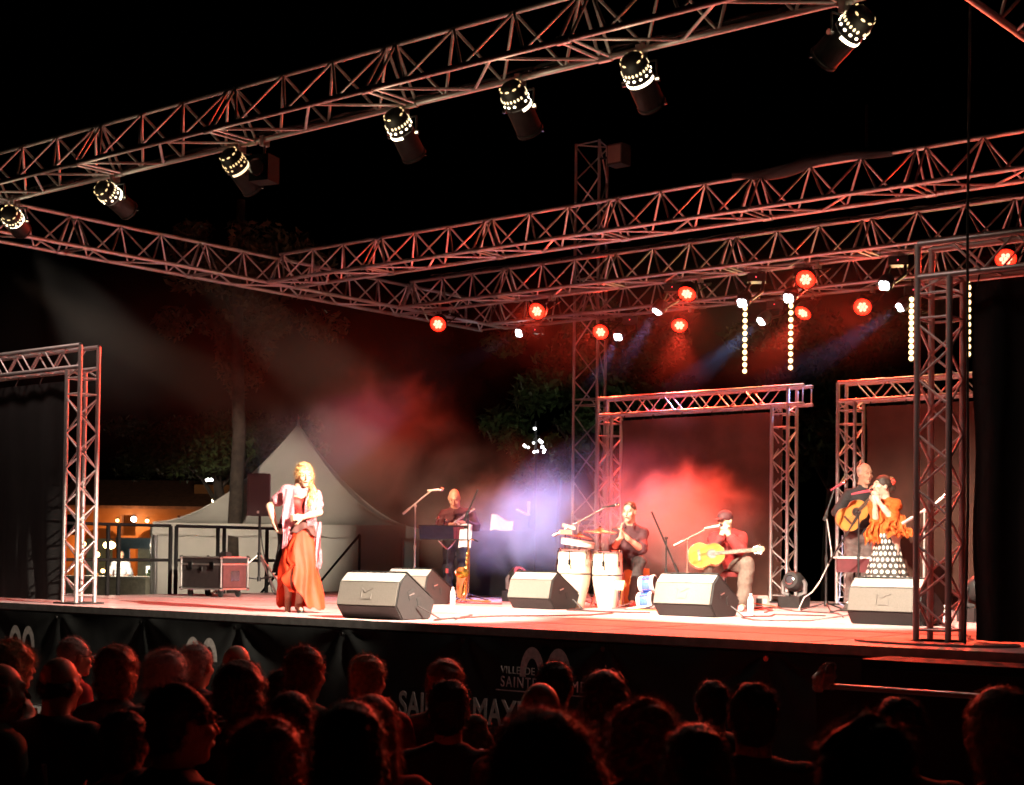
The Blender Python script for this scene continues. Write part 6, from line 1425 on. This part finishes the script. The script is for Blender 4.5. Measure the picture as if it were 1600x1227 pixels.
spectator('dark silhouetted spectator in glasses turning his profile, in front of the silver haired pair', (-3.82, 3.09), 1.018, 'short', 'dark', False, 5, -0.8, True)
spectator('spectator with reddish curls and pale collar in front of the long haired one', (-3.32, 2.99), 0.953, 'curly', 'auburn', True, 3, 0.1)
spectator('sandy short haired spectator below the monitor nearest the dancer', (-5.20, 5.33), 0.957, 'short', 'blonde', False, 2, -0.3)
spectator('large dark spectator with brown bob in front of the sandy haired one', (-2.99, 3.00), 1.018, 'bob', 'brown', True, 5, 0.0)
spectator('spectator with long auburn hair half hidden by the brown bob', (-3.72, 3.83), 0.953, 'long', 'auburn', True, 2, 0.1)
spectator('spectator with auburn bob before the big banner letters', (-4.98, 5.64), 0.935, 'bob', 'auburn', True, 4, 0.1)
spectator('spectator with sleek black hair seated before the big banner letters', (-3.97, 4.52), 0.957, 'short', 'dark', True, 5, 0.0)
spectator('dark curly topped spectator covering the middle of the pink arch emblem', (-4.20, 5.50), 0.967, 'short', 'dark', False, 5, -0.3)
spectator('bald spectator with thin bright rim below the pink arch emblem', (-3.45, 4.43), 0.982, 'bald', 'dark', False, 4, 0.0)
spectator('spectator with very big fluffy reddish hair in front of the bald one', (-2.52, 3.25), 0.993, 'fluffy', 'auburn', True, 5, 0.0)
spectator('spectator with long straight brown hair beside the pink arch emblem', (-3.68, 5.15), 0.968, 'long', 'brown', True, 4, 0.0)
spectator('spectator with tight reddish curls beside the long straight haired one', (-2.88, 4.25), 0.955, 'curly', 'auburn', True, 5, 0.0)
spectator('short haired spectator half hidden behind a taller round head', (-3.71, 6.03), 0.900, 'short', 'dark', False, 4, 0.1)
spectator('tall spectator with round dark cropped head alone before the plain banner', (-2.75, 4.74), 0.996, 'short', 'dark', False, 5, 0.0)
spectator('spectator with smooth round brown hair in front of the cropped pair', (-2.26, 3.59), 0.978, 'bob', 'brown', True, 5, 0.1)
spectator('spectator with messy curls in front of the wrapped crowd barrier', (-1.77, 3.60), 1.014, 'curly', 'brown', True, 5, 0.0)
spectator('round headed spectator half hidden by messy curls, before the wrapped barrier', (-2.18, 4.68), 0.989, 'short', 'dark', False, 4, 0.1)
spectator('fair haired spectator in grey top beside the wrapped crowd barrier', (-1.73, 4.41), 1.044, 'bob', 'blonde', True, 1, 0.3)
spectator('dark cropped spectator seated low between the big bald one and the one in glasses', (-4.21, 3.17), .926, 'short', 'dark', False, 5, .0)
# ================================================================== stage smoke and haze (real scattering volumes lit by the lamps)
def smoke(name, c, rad, dens, scale, thr, seed, rz=YAW, soft=1.0, col=(.9, .9, .92)):
    me = bpy.data.meshes.new(name); bm = bmesh.new(); bmesh.ops.create_icosphere(bm, subdivisions=3, radius=1.0); bm.to_mesh(me); bm.free()
    mt = bpy.data.materials.new(name+' volume'); mt.use_nodes = True; nt = mt.node_tree; n = nt.nodes; l = nt.links
    n.remove(n['Principled BSDF']); out = n['Material Output']
    vs = n.new('ShaderNodeVolumePrincipled'); vs.inputs['Color'].default_value = (*col, 1); vs.inputs['Anisotropy'].default_value = .1; l.new(vs.outputs[0], out.inputs['Volume'])
    tc = n.new('ShaderNodeTexCoord'); ln = n.new('ShaderNodeVectorMath'); ln.operation = 'LENGTH'; l.new(tc.outputs['Object'], ln.inputs[0])
    mp = n.new('ShaderNodeMapping'); mp.inputs['Location'].default_value = (seed*3.1, seed*1.7, seed); mp.inputs['Scale'].default_value = tuple(r for r in rad); l.new(tc.outputs['Object'], mp.inputs[0])
    nz = n.new('ShaderNodeTexNoise'); nz.inputs['Scale'].default_value = scale; nz.inputs['Detail'].default_value = 4.0; nz.inputs['Roughness'].default_value = .58; nz.inputs['Distortion'].default_value = .6; l.new(mp.outputs[0], nz.inputs['Vector'])
    iv = n.new('ShaderNodeMath'); iv.operation = 'MULTIPLY_ADD'; iv.inputs[1].default_value = -1.15; iv.inputs[2].default_value = 1.15; l.new(ln.outputs['Value'], iv.inputs[0])
    sm = n.new('ShaderNodeMath'); sm.operation = 'ADD'; l.new(iv.outputs[0], sm.inputs[0]); l.new(nz.outputs[0], sm.inputs[1])
    m1 = n.new('ShaderNodeMapRange'); m1.interpolation_type = 'SMOOTHSTEP'; m1.inputs[1].default_value = thr+.45; m1.inputs[2].default_value = thr+.45+soft; l.new(sm.outputs[0], m1.inputs[0])
    m2 = n.new('ShaderNodeMath'); m2.operation = 'MULTIPLY'; m2.inputs[1].default_value = dens; l.new(m1.outputs[0], m2.inputs[0]); l.new(m2.outputs[0], vs.inputs['Density'])
    me.materials.append(mt); o = put('stage_smoke', me, None, c); o.scale = rad; o.rotation_euler = (0, 0, rz)
    tag(o, kind='stuff'); return o
smoke('pale smoke puff', (-13.0, 16.7, S+1.0), (2.3, 1.2, 1.3), 1.5, 1.7, .44, 1, YAW, .95)
smoke('red smoke puff', (-10.9, 16.75, S+1.05), (2.1, .95, 1.45), 2.3, 1.5, .46, 2, YAW, .95)
smoke('brown smoke cloud', (-16.2, 16.2, S+2.0), (3.4, 1.9, 2.4), .48, 1.0, .44, 3, YAW, 1.0)
smoke('low purple smoke', (-15.0, 17.2, S+.95), (3.2, 1.4, 1.3), .46, 1.3, .42, 4, YAW, 1.0)
smoke('thin drifting smoke', (-15.2, 12.8, S+3.0), (5.2, 4.2, 2.2), .012, .7, .36, 5, YAW, .9)
smoke('added haze for lamp halos', (-11.4, 18.0, S+4.0), (6.6, 2.6, 1.4), .013, .5, .2, 6, 0, .9)  # haze added so the red lamps show a halo like lens bloom
smoke('thin stage smoke layer', (-12.9, 16.9, S+1.3), (4.6, 1.1, 1.7), .16, 1.3, .44, 7, R(8), 1.0)

# ================================================================== small pieces become sub-parts of the part that carries them
SUB = {'key_cup': 'body_tube', 'bell': 'body_tube', 'neck': 'body_tube', 'mouthpiece': 'body_tube', 'gel_clip': 'can_body', 'vent_ring': 'can_body', 'lens': ('can_body', 'head'), 'lens_ring': 'head', 'vent_row': 'lamp_cap',
 'microphone_grille': 'microphone_body', 'fret': 'fingerboard', 'tuning_peg': 'headstock', 'sound_hole': 'sound_board', 'rosette': 'sound_board', 'bridge': 'sound_board', 'latch': 'body', 'ball_corner': 'body', 'end_panel': 'body',
 'handle': ('body', 'cabinet'), 'collar': 'shirt', 'hair_strands': 'hair', 'hair_flower': 'hair', 'fringe': 'shawl', 'shawl_panel': 'shawl', 'skirt_ruffle': 'skirt', 'shawl_frill': 'blouse', 'limb': 'trunk', 'finial': 'roof', 'badge': ('front_panel', 'front_grille', 'shell'),
 'handle_recess': 'cabinet', 'socket_plate': 'cabinet', 'handle_bar': 'cabinet', 'led_array': 'face', 'lens_cluster': 'head', 'status_light': 'base', 'seam_band': 'shell', 'lug': 'shell', 'rim': 'shell', 'eyelet': 'banner_sheet', 'desk_slot': 'desk', 'eyebrow': 'body', 'eye': 'body', 'lips': 'body',
 'pixel': 'backing_bar', 'socket': 'case', 'display': 'case', 'label_band': 'bottle_body', 'cap': 'bottle_body', 'castor_fork': 'body', 'key': 'flute_tube', 'glasses_temple': 'body', 'glasses_frame': 'body', 'wing_nut': 'stand_tube'}
I4 = Matrix.Identity(4)
stem = lambda o: o.name.split('.')[0]
for t in [o for o in C.objects if o.parent is None and o.get('category')]:
    ch = {}
    kids = list(t.children)
    for c in kids: ch.setdefault(stem(c), []).append(c)
    for c in kids:
        tg = SUB.get(stem(c))
        for nm in ((tg,) if isinstance(tg, str) else tg or ()):
            ps = [q for q in ch.get(nm, []) if q.type == 'MESH' and q is not c and q.matrix_basis == I4 and q.parent is t]
            if ps: c.parent = ps[0]; break
